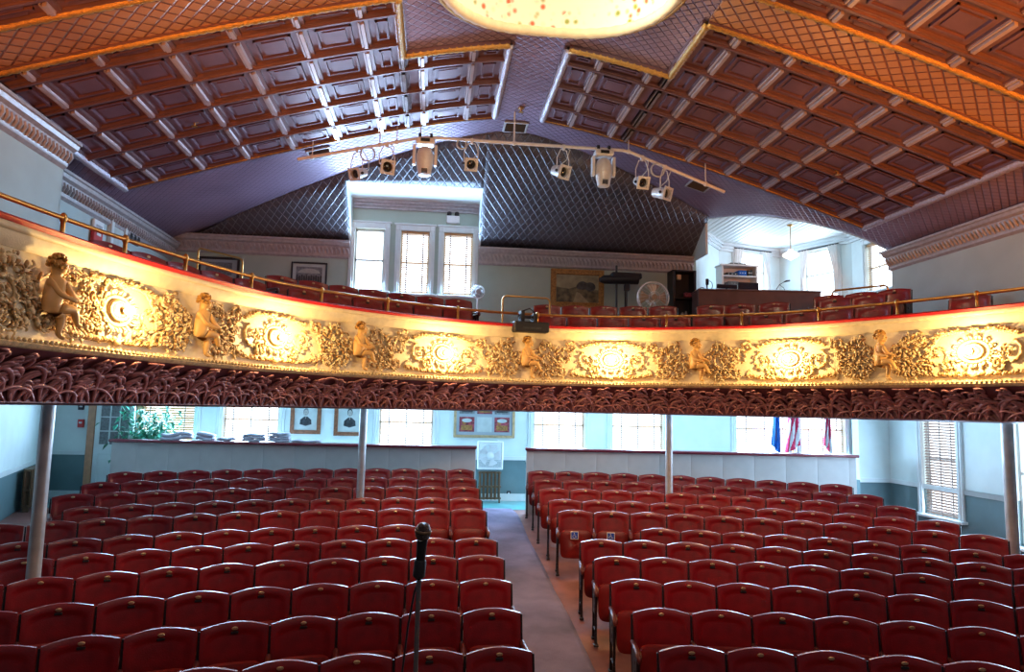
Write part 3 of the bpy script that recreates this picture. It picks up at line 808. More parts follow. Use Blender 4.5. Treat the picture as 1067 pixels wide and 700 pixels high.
def medallion(u):
    b = MB(); b2 = MB()
    for R, w, h in ((.135, .020, .015), (.085, .014, .04)):
        b.tube([PS(u+R*1.35*math.cos(a), 3.52+R*math.sin(a), h) for a in [2*PI*i/36 for i in range(36)]], w, 6, closed=True)
    b.tube([PS(u, 3.52, -.01), PS(u, 3.52, .02), PS(u, 3.52, .05), PS(u, 3.52, .07)], [.115, .11, .075, .045], 20)
    for i in range(26):
        a = 2*PI*i/26; leaf(b, u+.20*math.cos(a), 3.52+.155*math.sin(a), a, .06, 1 if i % 2 else -1, .016)
    for d in (-1, 1):
        acanthus(b, b2, u+d*.40, 3.50, .14, 1.35, -d, PI/2-d*.3, .06)
        acanthus(b, b2, u+d*.28, 3.36, .07, 1.2, d, 4.5, .04)
        # garland at the top
        for i in range(16):
            t = i/15; x = u+d*(.03+.46*t); z = 3.76+.045*math.sin(t*2.6+.6)-.03*t; leaf(b2 if i % 2 else b, x, z, (0 if d > 0 else PI)+rnd.uniform(-.7, .7), .055, d, .018)
            b.ell(PS(x, z-.015, .02), (.022, .022, .02), 5)
        # bottom swag of leaves and C scroll
        for i in range(20):
            t = i/19; x = u+d*(.03+.62*t); z = 3.225-.02*math.sin(t*PI)+.03*t; leaf(b2 if i % 3 else b, x, z, (0 if d > 0 else PI)+d*rnd.uniform(-.2, .9), .06, d, .019)
        spiral(b, u+d*.60, 3.29, .07, 1.1, -d, PI/2, .016)
        for i in range(3): leaf(b, u+d*(.1+.12*i), 3.29, PI/2+d*.5, .08, -d, .016)
    for d in (-1, 1):
        acanthus(b, b2, u+d*.80, 3.56, .16, 1.3, d, -PI/2+d*.4, .075); acanthus(b, b2, u+d*.66, 3.72, .08, 1.2, -d, 1.0, .05); acanthus(b, b2, u+d*.84, 3.32, .09, 1.2, -d, 2.0, .055)
    for i in range(5): leaf(b, u, 3.78, PI/2+(i-2)*.5, .06, (i-2) or 1, .016)
    b.ell(PS(u, 3.225, .03), (.04, .04, .04), 8)
    o = b.build('medallion_relief', M['ornament'], bal, smooth=True); b2.build('shadow_brown_leaves', M['shadow_brown'], o, smooth=True)
bulb_px = [128.5, 291, 463.5, 637, 822, 1012]; cher_px = [48, 205, 372, 548, 725, 920]
bs = [s_at_px(x, .15, 3.52) for x in bulb_px]; cs = [s_at_px(x, .1, 3.5) for x in cher_px]
ex = [2*bs[0]-bs[1], *bs, 2*bs[-1]-bs[-2]]
for u in ex: medallion(u)
cs_all = [*cs, 2*cs[-1]-cs[-2]]
for u in cs_all:
    foliage_wheel(u-.34, 1, 'foliage_relief'); foliage_wheel(u+.34, -1, 'foliage_relief'); long_stem(u-.70, 1); long_stem(u+.70, -1)
u = 2*cs[0]-cs[1]; foliage_wheel(u+.34, -1, 'foliage_relief'); long_stem(u+.62, -1)
# --- cherub: seated infant in high relief, facing the viewer's right
def cherub_mesh():
    J = {'hip': (0, -.05, .30), 'belly': (-.01, -.06, .37), 'chest': (-.015, -.055, .47), 'neck': (0, -.05, .545), 'head': (.02, -.06, .60), 'crown': (.018, -.055, .655),
         'shl': (.05, -.09, .49), 'ell': (.10, -.12, .41), 'hal': (.18, -.12, .37), 'shr': (-.055, -.05, .495), 'elr': (-.02, -.11, .40), 'har': (.10, -.15, .365),
         'knl': (.15, -.11, .30), 'ftl': (.205, -.10, .19), 'tol': (.245, -.11, .18), 'hpl': (.03, -.07, .295), 'hpr': (-.03, -.04, .28),
         'knr': (.10, -.05, .245), 'ftr': (.075, -.05, .09), 'tor': (.13, -.07, .065)}
    R = {'hip': .072, 'belly': .076, 'chest': .068, 'neck': .032, 'head': .066, 'crown': .05, 'shl': .034, 'ell': .025, 'hal': .019, 'shr': .034, 'elr': .025, 'har': .019,
         'knl': .038, 'ftl': .022, 'tol': .017, 'hpl': .055, 'hpr': .055, 'knr': .040, 'ftr': .024, 'tor': .018}
    E = [('hip', 'belly'), ('belly', 'chest'), ('chest', 'neck'), ('neck', 'head'), ('head', 'crown'), ('chest', 'shl'), ('shl', 'ell'), ('ell', 'hal'), ('chest', 'shr'), ('shr', 'elr'), ('elr', 'har'),
         ('hip', 'hpl'), ('hpl', 'knl'), ('knl', 'ftl'), ('ftl', 'tol'), ('hip', 'hpr'), ('hpr', 'knr'), ('knr', 'ftr'), ('ftr', 'tor')]
    # fingers
    for hnd, dirx in (('hal', (.8, -.1, -.25)), ('har', (.9, -.1, -.1))):
        p = Vector(J[hnd])
        for f in range(4):
            J[hnd+'f%d' % f] = tuple(p+Vector(dirx)*(.035-.004*abs(f-1.5))+Vector((0, -.01+.008*f, .014-.009*f))); R[hnd+'f%d' % f] = .006; E.append((hnd, hnd+'f%d' % f))
        J[hnd+'t'] = tuple(p+Vector((.012, -.012, .022))); R[hnd+'t'] = .006; E.append((hnd, hnd+'t'))
    ks = list(J); me = bpy.data.meshes.new('cherub'); me.from_pydata([J[k] for k in ks], [(ks.index(a), ks.index(c)) for a, c in E], [])
    o = bpy.data.objects.new('cherub', me); COL.objects.link(o)
    m = o.modifiers.new('skin', 'SKIN'); me.skin_vertices[0] if me.skin_vertices else None
    if not me.skin_vertices:
        bpy.context.view_layer.objects.active = o; o.select_set(True); bpy.ops.mesh.customdata_skin_add()
    for i, k in enumerate(ks): me.skin_vertices[0].data[i].radius = (R[k], R[k]); me.skin_vertices[0].data[i].use_root = (k == 'hip')
    m.use_smooth_shade = True; o.modifiers.new('sub', 'SUBSURF').levels = 2; o.modifiers['sub'].render_levels = 2
    dg = bpy.context.evaluated_depsgraph_get(); dg.update(); res = bpy.data.meshes.new_from_object(o.evaluated_get(dg)); res.name = 'cherub_body'
    res.materials.clear(); res.materials.append(M['cherub']); bpy.data.objects.remove(o)
    return res
chm = cherub_mesh(); chm.polygons.foreach_set('use_smooth', [True]*len(chm.polygons))
b = MB(); r_ = random.Random(5)
for i in range(46):
    a = r_.uniform(.1, 1.9*PI); t = r_.uniform(-.2, 1); x = .010+.066*math.cos(a)*math.cos(t*1.3); z = .628+.078*math.sin(t*1.5)
    if x > .03 and z < .66: continue
    b.ell((x-.012, -.06+.058*math.sin(a)*math.cos(t*1.2), z), (.021, .021, .019), 6)
hairm = b; f = MB()
f.ell((.020, -.064, .618), (.062, .056, .066), 14); f.ell((.055, -.098, .598), (.024, .018, .020), 8); f.ell((.062, -.045, .598), (.020, .018, .020), 8)
f.ell((.088, -.072, .612), (.013, .011, .011), 8)                                 # nose
for y in (-.045, -.102): f.ell((.072, y, .630), (.011, .011, .009), 6)            # eyes
f.ell((.076, -.074, .586), (.010, .014, .006), 6); f.ell((.07, -.074, .572), (.014, .018, .012), 6); f.ell((.012, -.125, .61), (.010, .006, .016), 6)
wing = MB()
for i in range(6): wing.tube([(-.05, -.02, .47+.012*i), (-.12-.012*i, -.03, .50+.025*i), (-.17-.01*i, -.02, .48+.045*i)], [.012, .02, .007], 6, flat=.5)
h0 = None
for i, u in enumerate(cs_all):
    k = (3.86-3.14)/.72; p = PS(u, 3.14, .04); n = Cn(u); e = bpy.data.objects.new('cherub', chm); COL.objects.link(e); e.parent = bal
    ang = math.atan2(n.y, n.x)+PI/2; sc = 1.04
    e.location = (p.x-.0, p.y, 3.12); e.rotation_euler.z = ang; mirror = -1 if i == 6 else 1; e.scale = (sc*mirror, sc, sc)
    if i == 0:
        h0 = hairm.build('curly_hair', M['hair'], e, smooth=True); f0 = f.build('head', M['cherub'], e, smooth=True)
    else:
        for q in (h0, f0): c = q.copy(); COL.objects.link(c); c.parent = e
# --- bulbs
for i, u in enumerate(bs):
    p = PS(u, 3.52, .06); n = Cn(u)
    R = Vector((n.x, n.y, 0)).to_track_quat('Z', 'Y').to_matrix()
    e = empty('wall_lamp', p, 0, 'glowing bare bulb on the balcony medallion, %s' % ['leftmost of six', 'second of six from the left', 'third from the left, under the small white fan', 'fourth from the left, under the tan pedestal fan', 'fifth of six from the left', 'rightmost of six'][i], 'lamp', 'bare bulbs along the balcony front')
    MB().lathe([(.035, -.01), (.04, .0), (.036, .012), (.028, .02), (.026, .035)], n=16, R=R).build('socket', M['brass'], e, smooth=True)
    MB().lathe([(.012, .03), (.02, .045), (.034, .065), (.04, .09), (.034, .115), (.018, .13), (0, .134)], n=16, R=R).build('bulb', M['bulb'], e, smooth=True)
    q = PS(u, 3.52, .30); light('bulb_glow', 'POINT', q, 62, (1, .64, .25), .05)

# --- brass railing on the ledge
rail = empty('brass_railing', (0, 0, 0), 0, 'long brass guard rail standing on the crimson balcony ledge', 'railing')
b = MB(); b.tube([CS(lerp(.05, SL-.05, i/200), -.12, ZL+.20) for i in range(201)], .022, 8); b.build('handrail', M['brass'], rail, smooth=True)
b = MB()
pp = [65, 130, 193, 262, 335, 404, 477, 560, 694.5, 773, 853, 935, 1018]
for px in pp:
    s = s_at_px(px, -.12, ZL+.1); p = CS(s, -.12, ZL)
    b = MB(); b.lathe([(.038, 0), (.038, .012), (.024, .025), (.02, .04), (.02, .16), (.028, .17), (.034, .20), (.028, .23), (.012, .245), (0, .25)], n=10)
    b.build('rail_post', M['brass'], rail, smooth=True, loc=p)
# --- floor and steps behind the parapet
b = MB()
def bf(u, v):
    s = SL*u; p = Cpt(s); n = Cn(s)
    # target on the walls
    tx = lerp(-9.0, 12.5, max(0, min(1, (u-.18)/.64))); tgt = Vector((-5.5, p.y)) if u < .18 else Vector((9.3, p.y)) if u > .82 else Vector((tx, 17.6))
    if v == 0: q = p-n*.12; z = 3.45
    else:
        q = p-n*.12; q = q.lerp(tgt, v); z = 3.45+min(.95, (q-p).length*.33)
    return (q.x, q.y, z)
b.grid(bf, 90, 10)
st = struct(b.build('floor_balcony', M['floor'], fix=False), 'raked balcony floor')
st.modifiers.new('t', 'SOLIDIFY').thickness = .05
# ------------------------------------------------------------------ theatre seats
def seat_proto(name='theatre_seat', end=False, plaque=True, sign=False):
    e = empty(name)
    # back panel: concave, tilted away from the stage, arched top, sunk inner panel
    W, Z0, Z1 = .505, .40, .83
    def front(u, v):
        x = (u-.5)*W; top = Z1+.035*math.cos((u-.5)*PI)-.0; z = lerp(Z0, top, v)
        e_ = min(u, 1-u)*W; et = (1-v)*(top-Z0); arch = .085+.02*math.cos((u-.5)*PI)*-1
        inner = min(e_-.05, et-arch, v*(top-Z0)-.04); rec = .009*max(0, min(1, inner/.012))
        rim = .006*max(0, 1-min(e_, et)/.012)**2
        y = .03*(1-(2*u-1)**2)+(z-.45)*.17+rec+rim*.9
        return (x, y-.0, z)
    def back(u, v):
        x, y, z = front(u, v); return (x, .03*(1-(2*u-1)**2)+(z-.45)*.17+.032, z)
    nu, nv = 22, 22; b = MB()
    uu = lambda t: t
    b.grid(front, nu, nv); b.grid(back, nu, nv, flip=True)
    o2 = (nu+1)*(nv+1); fs = []
    for i in range(nu): fs += [(i*(nv+1)+nv, i*(nv+1)+nv+o2, (i+1)*(nv+1)+nv+o2, (i+1)*(nv+1)+nv), (i*(nv+1), (i+1)*(nv+1), (i+1)*(nv+1)+o2, i*(nv+1)+o2)]
    for j in range(nv): fs += [(j, j+1, j+1+o2, j+o2), (nu*(nv+1)+j, nu*(nv+1)+j+o2, nu*(nv+1)+j+1+o2, nu*(nv+1)+j+1)]
    b.f += fs; b.mi += [0]*len(fs)
    bk = b.build('backrest', M['seat'], e, smooth=40)
    # plate
    MB().lathe([(.020, 0), (.020, .003), (.015, .006), (0, .006)], (0, .078, .822), 12, Matrix.Rotation(PI/2+.17, 3, 'X') @ Matrix.Diagonal((1.25, .75, 1))).build('number_plate', M['plate'], bk, smooth=True)
    if plaque: MB().rbox((0, .074, .79), (.058, .008, .022), .003).build('plaque', M['black'], bk)
    # tipped-up seat
    b = MB()
    def sp(u, v):
        a = u*2*PI; ca, sa = math.cos(a), math.sin(a); f = lambda c: math.copysign(abs(c)**.35, c)
        x = .225*f(ca); z = .405+.195*f(sa); r = lerp(0, 1, v)
        return (x*r, -.115+.1*(z-.4)-.022*(1-r**4), lerp(.405, z, r))
    b.grid(sp, 32, 6); o1 = len(b.v)
    b.grid(lambda u, v: (lambda p: (p[0], p[1]+.075*(1-.25*v**4), p[2]))(sp(u, v)), 32, 6, flip=True)
    fs = [(i*7+6, (i+1)*7+6, (i+1)*7+6+o1, i*7+6+o1) for i in range(32)]; b.f += fs; b.mi += [0]*32
    sb = b.build('seat', M['seat_wood'], e, smooth=50)
    if sign:
        sg = MB().rbox((-.02, -.142, .54), (.115, .006, .115), .004).build('access_sign', M['white'], sb)
        MB().rbox((-.02, -.147, .54), (.092, .005, .092), .003).build('sign_field', M['blue'], sb)
        b = MB(); y = -.151; b.ell((-.026, y, .572), (.007, .002, .007), 8); b.tube([(-.026, y, .562), (-.024, y, .540), (-.006, y, .538), (0, y, .518), (.010, y, .516)], .0035, 6); b.tube([(-.025, y, .553), (-.010, y, .553)], .003, 6)
        b.tube([(-.025+.021*math.cos(a), y, .527+.021*math.sin(a)) for a in [2.0+i*.35 for i in range(13)]], .003, 6)
        b.build('wheelchair_symbol', M['white'], sb)
    def frame(x):
        b = MB()
        b.tube([(x, -.02, 0), (x, .0, .25), (x, .04, .45), (x, .085, .78), (x, .092, .815)], [.018, .014, .014, .009, .009], 6, flat=1)
        b.tube([(x, -.27, 0), (x, -.23, .15), (x, -.24, .35), (x, -.26, .55)], [.018, .013, .014, .018], 6)
        b.bx(x-.008, x+.008, -.25, .03, .30, .56)
        b.tube([(x, -.25, .12), (x, -.13, .15), (x, .0, .12)], .011, 6)
        b.rbox((x, -.27, .012), (.05, .09, .024), .008); b.rbox((x, -.02, .012), (.05, .09, .024), .008)
        for z in (.38, .48): b.ell((x, -.12, z), (.014, .05, .035), 8)
        fr = b.build('side_frame', M['iron'], e, smooth=50)
        b = MB(); b.tube([(x, .03, .60), (x, -.10, .595), (x, -.22, .59), (x, -.285, .575), (x, -.31, .545), (x, -.305, .52)], [.022, .026, .028, .028, .022, .012], 8, flat=.8)
        b.build('armrest', M['arm'], e, smooth=True)
    frame(-.265)
    if end: frame(.265)
    return e
PR = {}
def place_seat(kind, loc, rz, label, group):
    e = PR.get(kind)
    if e is None:
        e = PR[kind] = seat_proto('theatre_seat', end='e' in kind, plaque='p' in kind, sign='s' in kind)
        KIDS_done = True; KIDS[e.name] = list(e.children)
    else: e = copy_tree(e)
    e.location = loc; e.rotation_euler.z = rz; tag(e, label, 'seat', group); return e
ORD = ['first', 'second', 'third', 'fourth', 'fifth', 'sixth', 'seventh', 'eighth', 'ninth', 'tenth', 'eleventh', 'twelfth', 'thirteenth', 'fourteenth', 'fifteenth', 'sixteenth', 'seventeenth', 'eighteenth']
def phi_at_px(k, px):
    a, c = -1.2, 1.2
    for _ in range(50):
        m = (a+c)/2; p = row_pt(k, m)
        if proj(p+Vector((0, 0, .80)))[0] < px: a = m
        else: c = m
    return (a+c)/2
RLEFT = [688, 660, 637, 619, 605, 668, 581, 571.6, 561.5, 556, 549.7]     # aisle side of the right block
REND = [1120, 1125, 1130, 1120, 1110, 1100, 1031, 986, 958, 925, 900]
LRIGHT = [558, 545, 534.5, 526.6, 519, 436, 507.5, 503, 500, 496.5, 494]
LEND = [-60, -50, -45, -40, -35, -30, -25, 54, 68.6, 87, 115]
rs = random.Random(11); nseat = 0
adj = {0: 'dark red', 1: 'oxblood red'}
for k in range(11):
    R = row_geo(k)[2]; st = .53/R
    for blk, px0, px1, d in (('right', RLEFT[k], REND[k], 1), ('left', LRIGHT[k], LEND[k], -1)):
        phi = phi_at_px(k, px0)+d*st/2; i = 0
        while True:
            p = row_pt(k, phi); x = proj(p+Vector((0, 0, .8)))[0]
            if (d > 0 and x > px1-4) or (d < 0 and x < px1+4): break
            last = (d > 0 and proj(row_pt(k, phi+st)+Vector((0, 0, .8)))[0] > px1-4)
            end = (d < 0 and i == 0) or last
            sign = blk == 'right' and k == 6 and i < 2
            kind = 'x'+('e' if end else '')+('p' if rs.random() < .55 else '')+('s' if sign else '')
            rowt = ORD[k]+' row from the stage' if k < 10 else 'rearmost row'
            lab = 'red seat, %s block, %s, %s from the centre aisle' % (blk, rowt, ORD[i])
            if sign: lab = ('dark red aisle-end seat with blue wheelchair sign on its tipped-up bottom' if i == 0 else 'dark red seat with half-hidden blue wheelchair sign, beside the aisle-end one')
            place_seat(kind, p, -phi, lab, 'tip-up seats, %s block, %s' % (blk, rowt))
            nseat += 1; i += 1; phi += d*st
print('floor seats', nseat)
# balcony seats
nb = 0
def bal_row(nm, off, ztop, spans):
    global nb
    for (pa, pb, where) in spans:
        s = s_at_px(pa, -off, ztop); s1 = s_at_px(pb, -off, ztop); i = 0
        while True:
            # step along the offset curve
            step = .53; a = Cpt(s)-Cn(s)*off; ds = .05; q = s
            while (Cpt(q)-Cn(q)*off-a).length < step and q < SL-.1: q += .01
            if q > s1: break
            m = (s+q)/2; n = Cn(m); p = Cpt(m)-n*off
            kind = 'x'+('p' if rs.random() < .4 else '')+('e' if q+.5 > s1 else '')
            place_seat(kind, (p.x, p.y, ztop-.86), math.atan2(-n.y, -n.x)-PI/2, 'red balcony seat, %s row, %s, %s from left' % (nm, where, ORD[i]), 'balcony seats, %s row, %s' % (nm, where))
            nb += 1; s = q; i += 1
bal_row('front', .62, 4.36, [(100, 300, 'left arm above the cherubs'), (303, 512, 'left of the clamped black box'), (560, 775, 'between the box and the desk'), (780, 955, 'in front of the brown desk'), (985, 1075, 'beside the right wall')])
bal_row('second', 1.42, 4.66, [(280, 508, 'below the dormer'), (556, 722, 'below the gilt painting'), (724, 842, 'before the brown desk'), (850, 958, 'before the alcove window')])
bal_row('third', 2.2, 4.84, [(845, 950, 'below the last alcove window')])
print('balcony seats', nb)
# ------------------------------------------------------------------ things of the hall
# aisle carpet
b = MB()
def aisle(u, v):
    k = lerp(-2.2, 10.9, v); kk = max(0, min(10, k))
    def edge(T, k_):
        k_ = max(0, min(9.999, k_)); i = int(k_); a, c = T[i], T[i+1]; return lerp(a, c, k_-i)
    TL = [558, 545, 534.5, 526.6, 519, 513, 507.5, 503, 500, 496.5, 494]; TR = [688, 660, 637, 619, 605, 592, 581, 571.6, 561.5, 556, 549.7]
    p0 = phi_at_px(kk, edge(TL, kk))+.015; p1 = phi_at_px(kk, edge(TR, kk))
    if k < 0: p0 += k*-.0
    a = row_pt(k, lerp(p0, p0+(p1-p0)*.80, u)); return (a.x, a.y, zf(a.x, a.y)+.025)
b.grid(aisle, 10, 60)
o = b.build('aisle_carpet', M['carpet'], smooth=True, fix=False); tag(o, 'worn grey-mauve carpet runner down the centre aisle', 'carpet'); o.modifiers.new('t', 'SOLIDIFY').thickness = .02
# partitions behind the last rows
def partition(p, q, label):
    p = Vector((p.x, p.y)); q = Vector((q.x, q.y)); u = (q-p).normalized(); L_ = (q-p).length; c = (p+q)/2
    e = empty('partition', (c.x, c.y, .5), math.atan2(u.y, u.x), label, 'partition')
    zt = 1.90-.5
    MB().rbox((0, 0, zt/2-.02), (L_, .08, zt), .005).build('boarding', M['partition'], e)
    MB().rbox((0, 0, zt), (L_+.04, .30, .055), .015).build('cap_rail', M['cap'], e)
partition(at_Z(118, 457.5, 1.92), at_Z(496, 465, 1.92), 'long low grey boarded partition behind the left block of seats')
partition(at_Z(548.5, 466.5, 1.92), at_Y(891, 474.5, 12.97), 'long low grey boarded partition behind the right block of seats')
# columns
def column(px, D, r, label, ytop=CZ):
    p = at_d(px, 430, D); z0 = zf(p.x, p.y)-.01
    e = empty('column', (p.x, p.y, z0), 0, label, 'column')
    b = MB(); hh = ytop-z0; b.lathe([(r, .1), (r, hh-.08)], n=20); b.build('shaft', M['pole'], e, smooth=50)
    MB().lathe([(r*2.2, 0), (r*2.2, .03), (r*1.5, .06), (r*1.15, .1), (r, .12)], n=20).build('base_flange', M['pole'], e, smooth=40)
    MB().lathe([(r, hh-.12), (r*1.3, hh-.08), (r*1.8, hh-.03), (r*1.9, hh)], n=20).build('capital', M['pole'], e, smooth=40)
column(50, 6.7, .062, 'slim grey iron column among the seats, leftmost of four')
column(379, 11.5, .062, 'slim grey iron column beside the second portrait')
column(697, 11.9, .062, 'slim grey iron column in front of the right partition')
column(1048.5, 9.0, .072, 'slim grey iron column among the seats, rightmost of four')
# potted plant behind the left partition
pp = at_Y(150, 470, 15.24)
e = empty('potted_plant', (pp.x, pp.y, .645), 0, 'leafy green potted plant behind the left end of the partition', 'plant')
MB().lathe([(.13, 0), (.17, .02), (.21, .34), (.23, .36), (.23, .40), (.20, .40), (.19, .36), (0, .35)], n=20).build('pot', M['radiator'], e, smooth=40)
b = MB(); rp = random.Random(4); tips = []
for i in range(16):
    a = rp.uniform(0, 6.28); r = rp.uniform(.1, .5); h = rp.uniform(1.0, 1.9); pts = [(0, 0, .36)]+[(math.cos(a)*r*t*t, math.sin(a)*r*t*t*.6, .36+(h-.36)*t) for t in (.3, .6, .85, 1)]
    b.tube(pts, [.012, .01, .008, .005, .003], 5); tips += pts[2:]
b.build('stem', M['leaf'], e)
for nm, mm, cnt in (('foliage', M['leaf'], 800), ('pale_foliage', M['leaf2'], 330)):
    b = MB()
    for i in range(cnt):
        c = Vector(rp.choice(tips))+Vector((rp.gauss(0, .19), rp.gauss(0, .10), rp.gauss(-.06, .2)))
        if c.y > .20: c.y = .20-rp.random()*.08
        if c.y < -.18: c.y = -.18+rp.random()*.08
        a = rp.uniform(0, 6.28); tl = rp.uniform(-.9, .3); d = Vector((math.cos(a)*math.cos(tl), math.sin(a)*math.cos(tl), math.sin(tl))); sd = d.cross(Vector((0, 0, 1))).normalized(); L_ = rp.uniform(.10, .19); w = L_*.28
        mid = c+d*L_*.5-Vector((0, 0, -.012)); b.add([c, mid+sd*w, c+d*L_-Vector((0, 0, .03)), mid-sd*w, mid-Vector((0, 0, .02))], [(0, 1, 4), (1, 2, 4), (2, 3, 4), (3, 0, 4)])
    b.build(nm, mm, e, fix=False)
# folded quilts on the cap rail shelf
_a, _b = at_Z(118, 457.5, 1.92), at_Z(496, 465, 1.92); PQ = ((_a.x, _a.y), (_b.x, _b.y))
def quilt(px, py, w, h, n, label, lean=0):
    p = at_Y(px, py, 14.95); k_, _z = hitline(PQ[0], PQ[1], px, 460); q = Vector(PQ[0])+(Vector(PQ[1])-Vector(PQ[0])).normalized()*k_
    e = empty('folded_quilt', (q.x, q.y+.0, 1.93), .08, label, 'quilt', 'folded quilts on the partition')
    b = MB(); z = 0
    for i in range(n):
        t = h/n
        def f(u, v, z=z, t=t, i=i):
            a = v*2*PI; ca, sa = math.cos(a), math.sin(a); sq = lambda c: math.copysign(abs(c)**.5, c)
            x = (u-.5)*w*(1-.03*i); en = (1-(2*u-1)**6)**.5 if abs(2*u-1) < 1 else 0
            return (x+.01*math.sin(7*u+i), .135*sq(ca)*(.4+.6*en), z+t/2+t*.52*sq(sa)*en+.008*math.sin(u*9+i*2)+lean*(u-.5)*.12*math.sin(u*3))
        b.grid(f, 18, 14); z += t*.92
    b.build('folded_layers', M['blanket'], e, smooth=True)
quilt(184, 455, .62, .15, 2, 'grey quilt in a low heap beside the potted plant', 1)
quilt(214, 452, .36, .17, 2, 'small slumped grey quilt between the two left blinds', -1)
quilt(236, 455, .34, .07, 1, 'single flat folded quilt between the slumped and stacked ones')
quilt(264, 452, .46, .16, 3, 'left pile of folded grey quilts below the second blind')
quilt(291, 451, .46, .20, 4, 'taller pile of folded grey quilts beside the first portrait')
quilt(319, 457, .60, .05, 1, 'flat grey quilt below the first portrait')
# framed things
def framed(name, cx, cz, w, h, Y, fw, fm, label, cat, inner, mount=None, mw=0, tilt=0, ang=0):
    e = empty(name, (cx, Y-.012, cz), ang, label, cat)
    b = MB()
    for x in (-1, 1): b.rbox((x*(w/2-fw/2), -.02, 0), (fw, .045, h), .008); b.rbox((x*(w/2-fw*.8), -.035, 0), (fw*.3, .04, h-fw), .006)
    for z in (-1, 1): b.rbox((0, -.02, z*(h/2-fw/2)), (w-fw*1.9, .045, fw), .008); b.rbox((0, -.035, z*(h/2-fw*.8)), (w-fw*1.7, .04, fw*.3), .006)
    b.build('picture_frame', fm, e)
    MB().bx(-w/2+fw*.6, w/2-fw*.6, -.012, .004, -h/2+fw*.6, h/2-fw*.6).build('mount', mount or M['paper'], e)
    inner(e, w-2*fw, h-2*fw); return e
def pl(b, c, rx, rz, y, n=16): b.add([(c[0]+rx*math.cos(2*PI*i/n), y, c[1]+rz*math.sin(2*PI*i/n)) for i in range(n)], [tuple(range(n))])
def portrait(hair, beard):
    def f(e, w, h):
        y = -.014
        b = MB(); pl(b, (0, 0), w*.40, h*.42, y); b.build('photo_ground', M['paper'], e, fix=False)
        b = MB(); b.add([(-w*.26, y-.003, -h*.30), (-w*.24, y-.003, -h*.14), (-w*.07, y-.003, -h*.03), (w*.07, y-.003, -h*.03), (w*.24, y-.003, -h*.14), (w*.26, y-.003, -h*.30), (0, y-.003, -h*.36)], [tuple(range(7))]); b.build('coat', M['photo_dark'], e, fix=False)
        b = MB(); pl(b, (0, h*.13), w*.115, h*.135, y-.005); b.build('hair', M[hair], e, fix=False)
        b = MB(); pl(b, (0, h*.10), w*.09, h*.115, y-.008); b.add([(-w*.03, y-.008, -h*.03), (w*.03, y-.008, -h*.03), (0, y-.008, -h*.12)], [(0, 1, 2)]); b.build('face', M['photo_skin'], e, fix=False)
        b = MB(); pl(b, (-w*.035, h*.12), w*.015, h*.008, y-.010, 6); pl(b, (w*.035, h*.12), w*.015, h*.008, y-.010, 6); b.bx(-w*.03, w*.03, y-.010, y-.009, h*.045, h*.052); b.bx(-w*.03, -w*.005, y-.011, y-.009, -h*.05, -h*.035); b.bx(w*.005, w*.03, y-.011, y-.009, -h*.05, -h*.035); b.build('features', M['photo_dark'], e)
    return f
def frame_px(x0, x1, y0, y1, Y, **k):
    a = at_Y(x0, (y0+y1)/2, Y); c = at_Y(x1, (y0+y1)/2, Y); t = at_Y((x0+x1)/2, y0, Y); s_ = at_Y((x0+x1)/2, y1, Y)
    return dict(cx=(a.x+c.x)/2, cz=(t.z+s_.z)/2, w=c.x-a.x, h=t.z-s_.z, Y=Y, **k)
Yw = YL_
framed('portrait_picture', **frame_px(303, 335, 414, 452, Yw, fw=.085, fm=M['wood'], label='wood-framed portrait of a grey-haired person in a dark coat, left of the pair', cat='picture', inner=portrait('photo_mid', 0)))
framed('portrait_picture', **frame_px(348.5, 381, 414, 454, Yw, fw=.085, fm=M['wood'], label='wood-framed portrait of a person in a dark coat, half behind the column', cat='picture', inner=portrait('photo_dark', 0)))
def collage(e, w, h):
    k = 0
    for j in range(2):
        for i in range(3):
            cx = (i-1)*w*.315; cz = (.5-j)*h*.46; m = MB(); m.bx(cx-w*.135, cx+w*.135, -.018, -.012, cz-h*.19, cz+h*.19)
            ph = m.build('photo', M['paper'] if (i, j) == (1, 1) else M['photo_red'] if (i+j) % 2 else M['photo_mid'], e)
            if (i, j) != (1, 1):
                m = MB(); m.bx(cx-w*.10, cx+w*.10, -.021, -.017, cz-h*.15, cz-h*.02); m.bx(cx-w*.08, cx-w*.02, -.022, -.017, cz, cz+h*.1); m.build('photo_detail', M['photo_dark'] if (i+j) % 2 == 0 else M['giltframe'], ph)
                m = MB(); pl(m, (cx, cz+h*.10), w*.09, h*.05, -.0225); m.build('photo_detail', M['paper'], ph, fix=False)
framed('photo_collage', **frame_px(473, 536.5, 410, 456, Yw, fw=.06, fm=M['oak'], label='wide oak-framed board of six photographs right of the portraits', cat='picture', inner=collage, mount=M['matte']))
def crowd(e, w, h):
    MB().bx(-w*.40, w*.40, -.018, -.01, -h*.36, h*.36).build('photo', M['photo_mid'], e)
    b = MB()
    for i in range(11):
        pl(b, (-w*.36+i*w*.072, -h*.1-.02*(i % 2)), w*.03, h*.09, -.021, 10); b.bx(-w*.39+i*w*.072, -w*.33+i*w*.072, -.022, -.018, -h*.34, -h*.14)
    b.build('figures', M['photo_dark'], e, fix=False)
    b = MB(); b.add([(w*.34*math.cos(a), -.022, h*.06+h*.22*math.sin(a)) for a in [PI*i/12 for i in range(13)]], [tuple(range(13))]); b.build('arch_outline', M['photo_skin'], e, fix=False)
framed('group_photograph', **frame_px(303.5, 341, 273.5, 299, YB, fw=.035, fm=M['black'], label='thin black-framed monochrome group photograph left of the dormer', cat='picture', inner=crowd, mount=M['paper']))
framed('framed_print', **frame_px(207, 250, 268, 292, YB, fw=.05, fm=M['black'], label='dark-framed print behind the tall brass hand rail on the left', cat='picture', inner=lambda e, w, h: MB().bx(-w*.36, w*.36, -.018, -.01, -h*.34, h*.34).build('print', M['photo_mid'], e), mount=M['matte']))
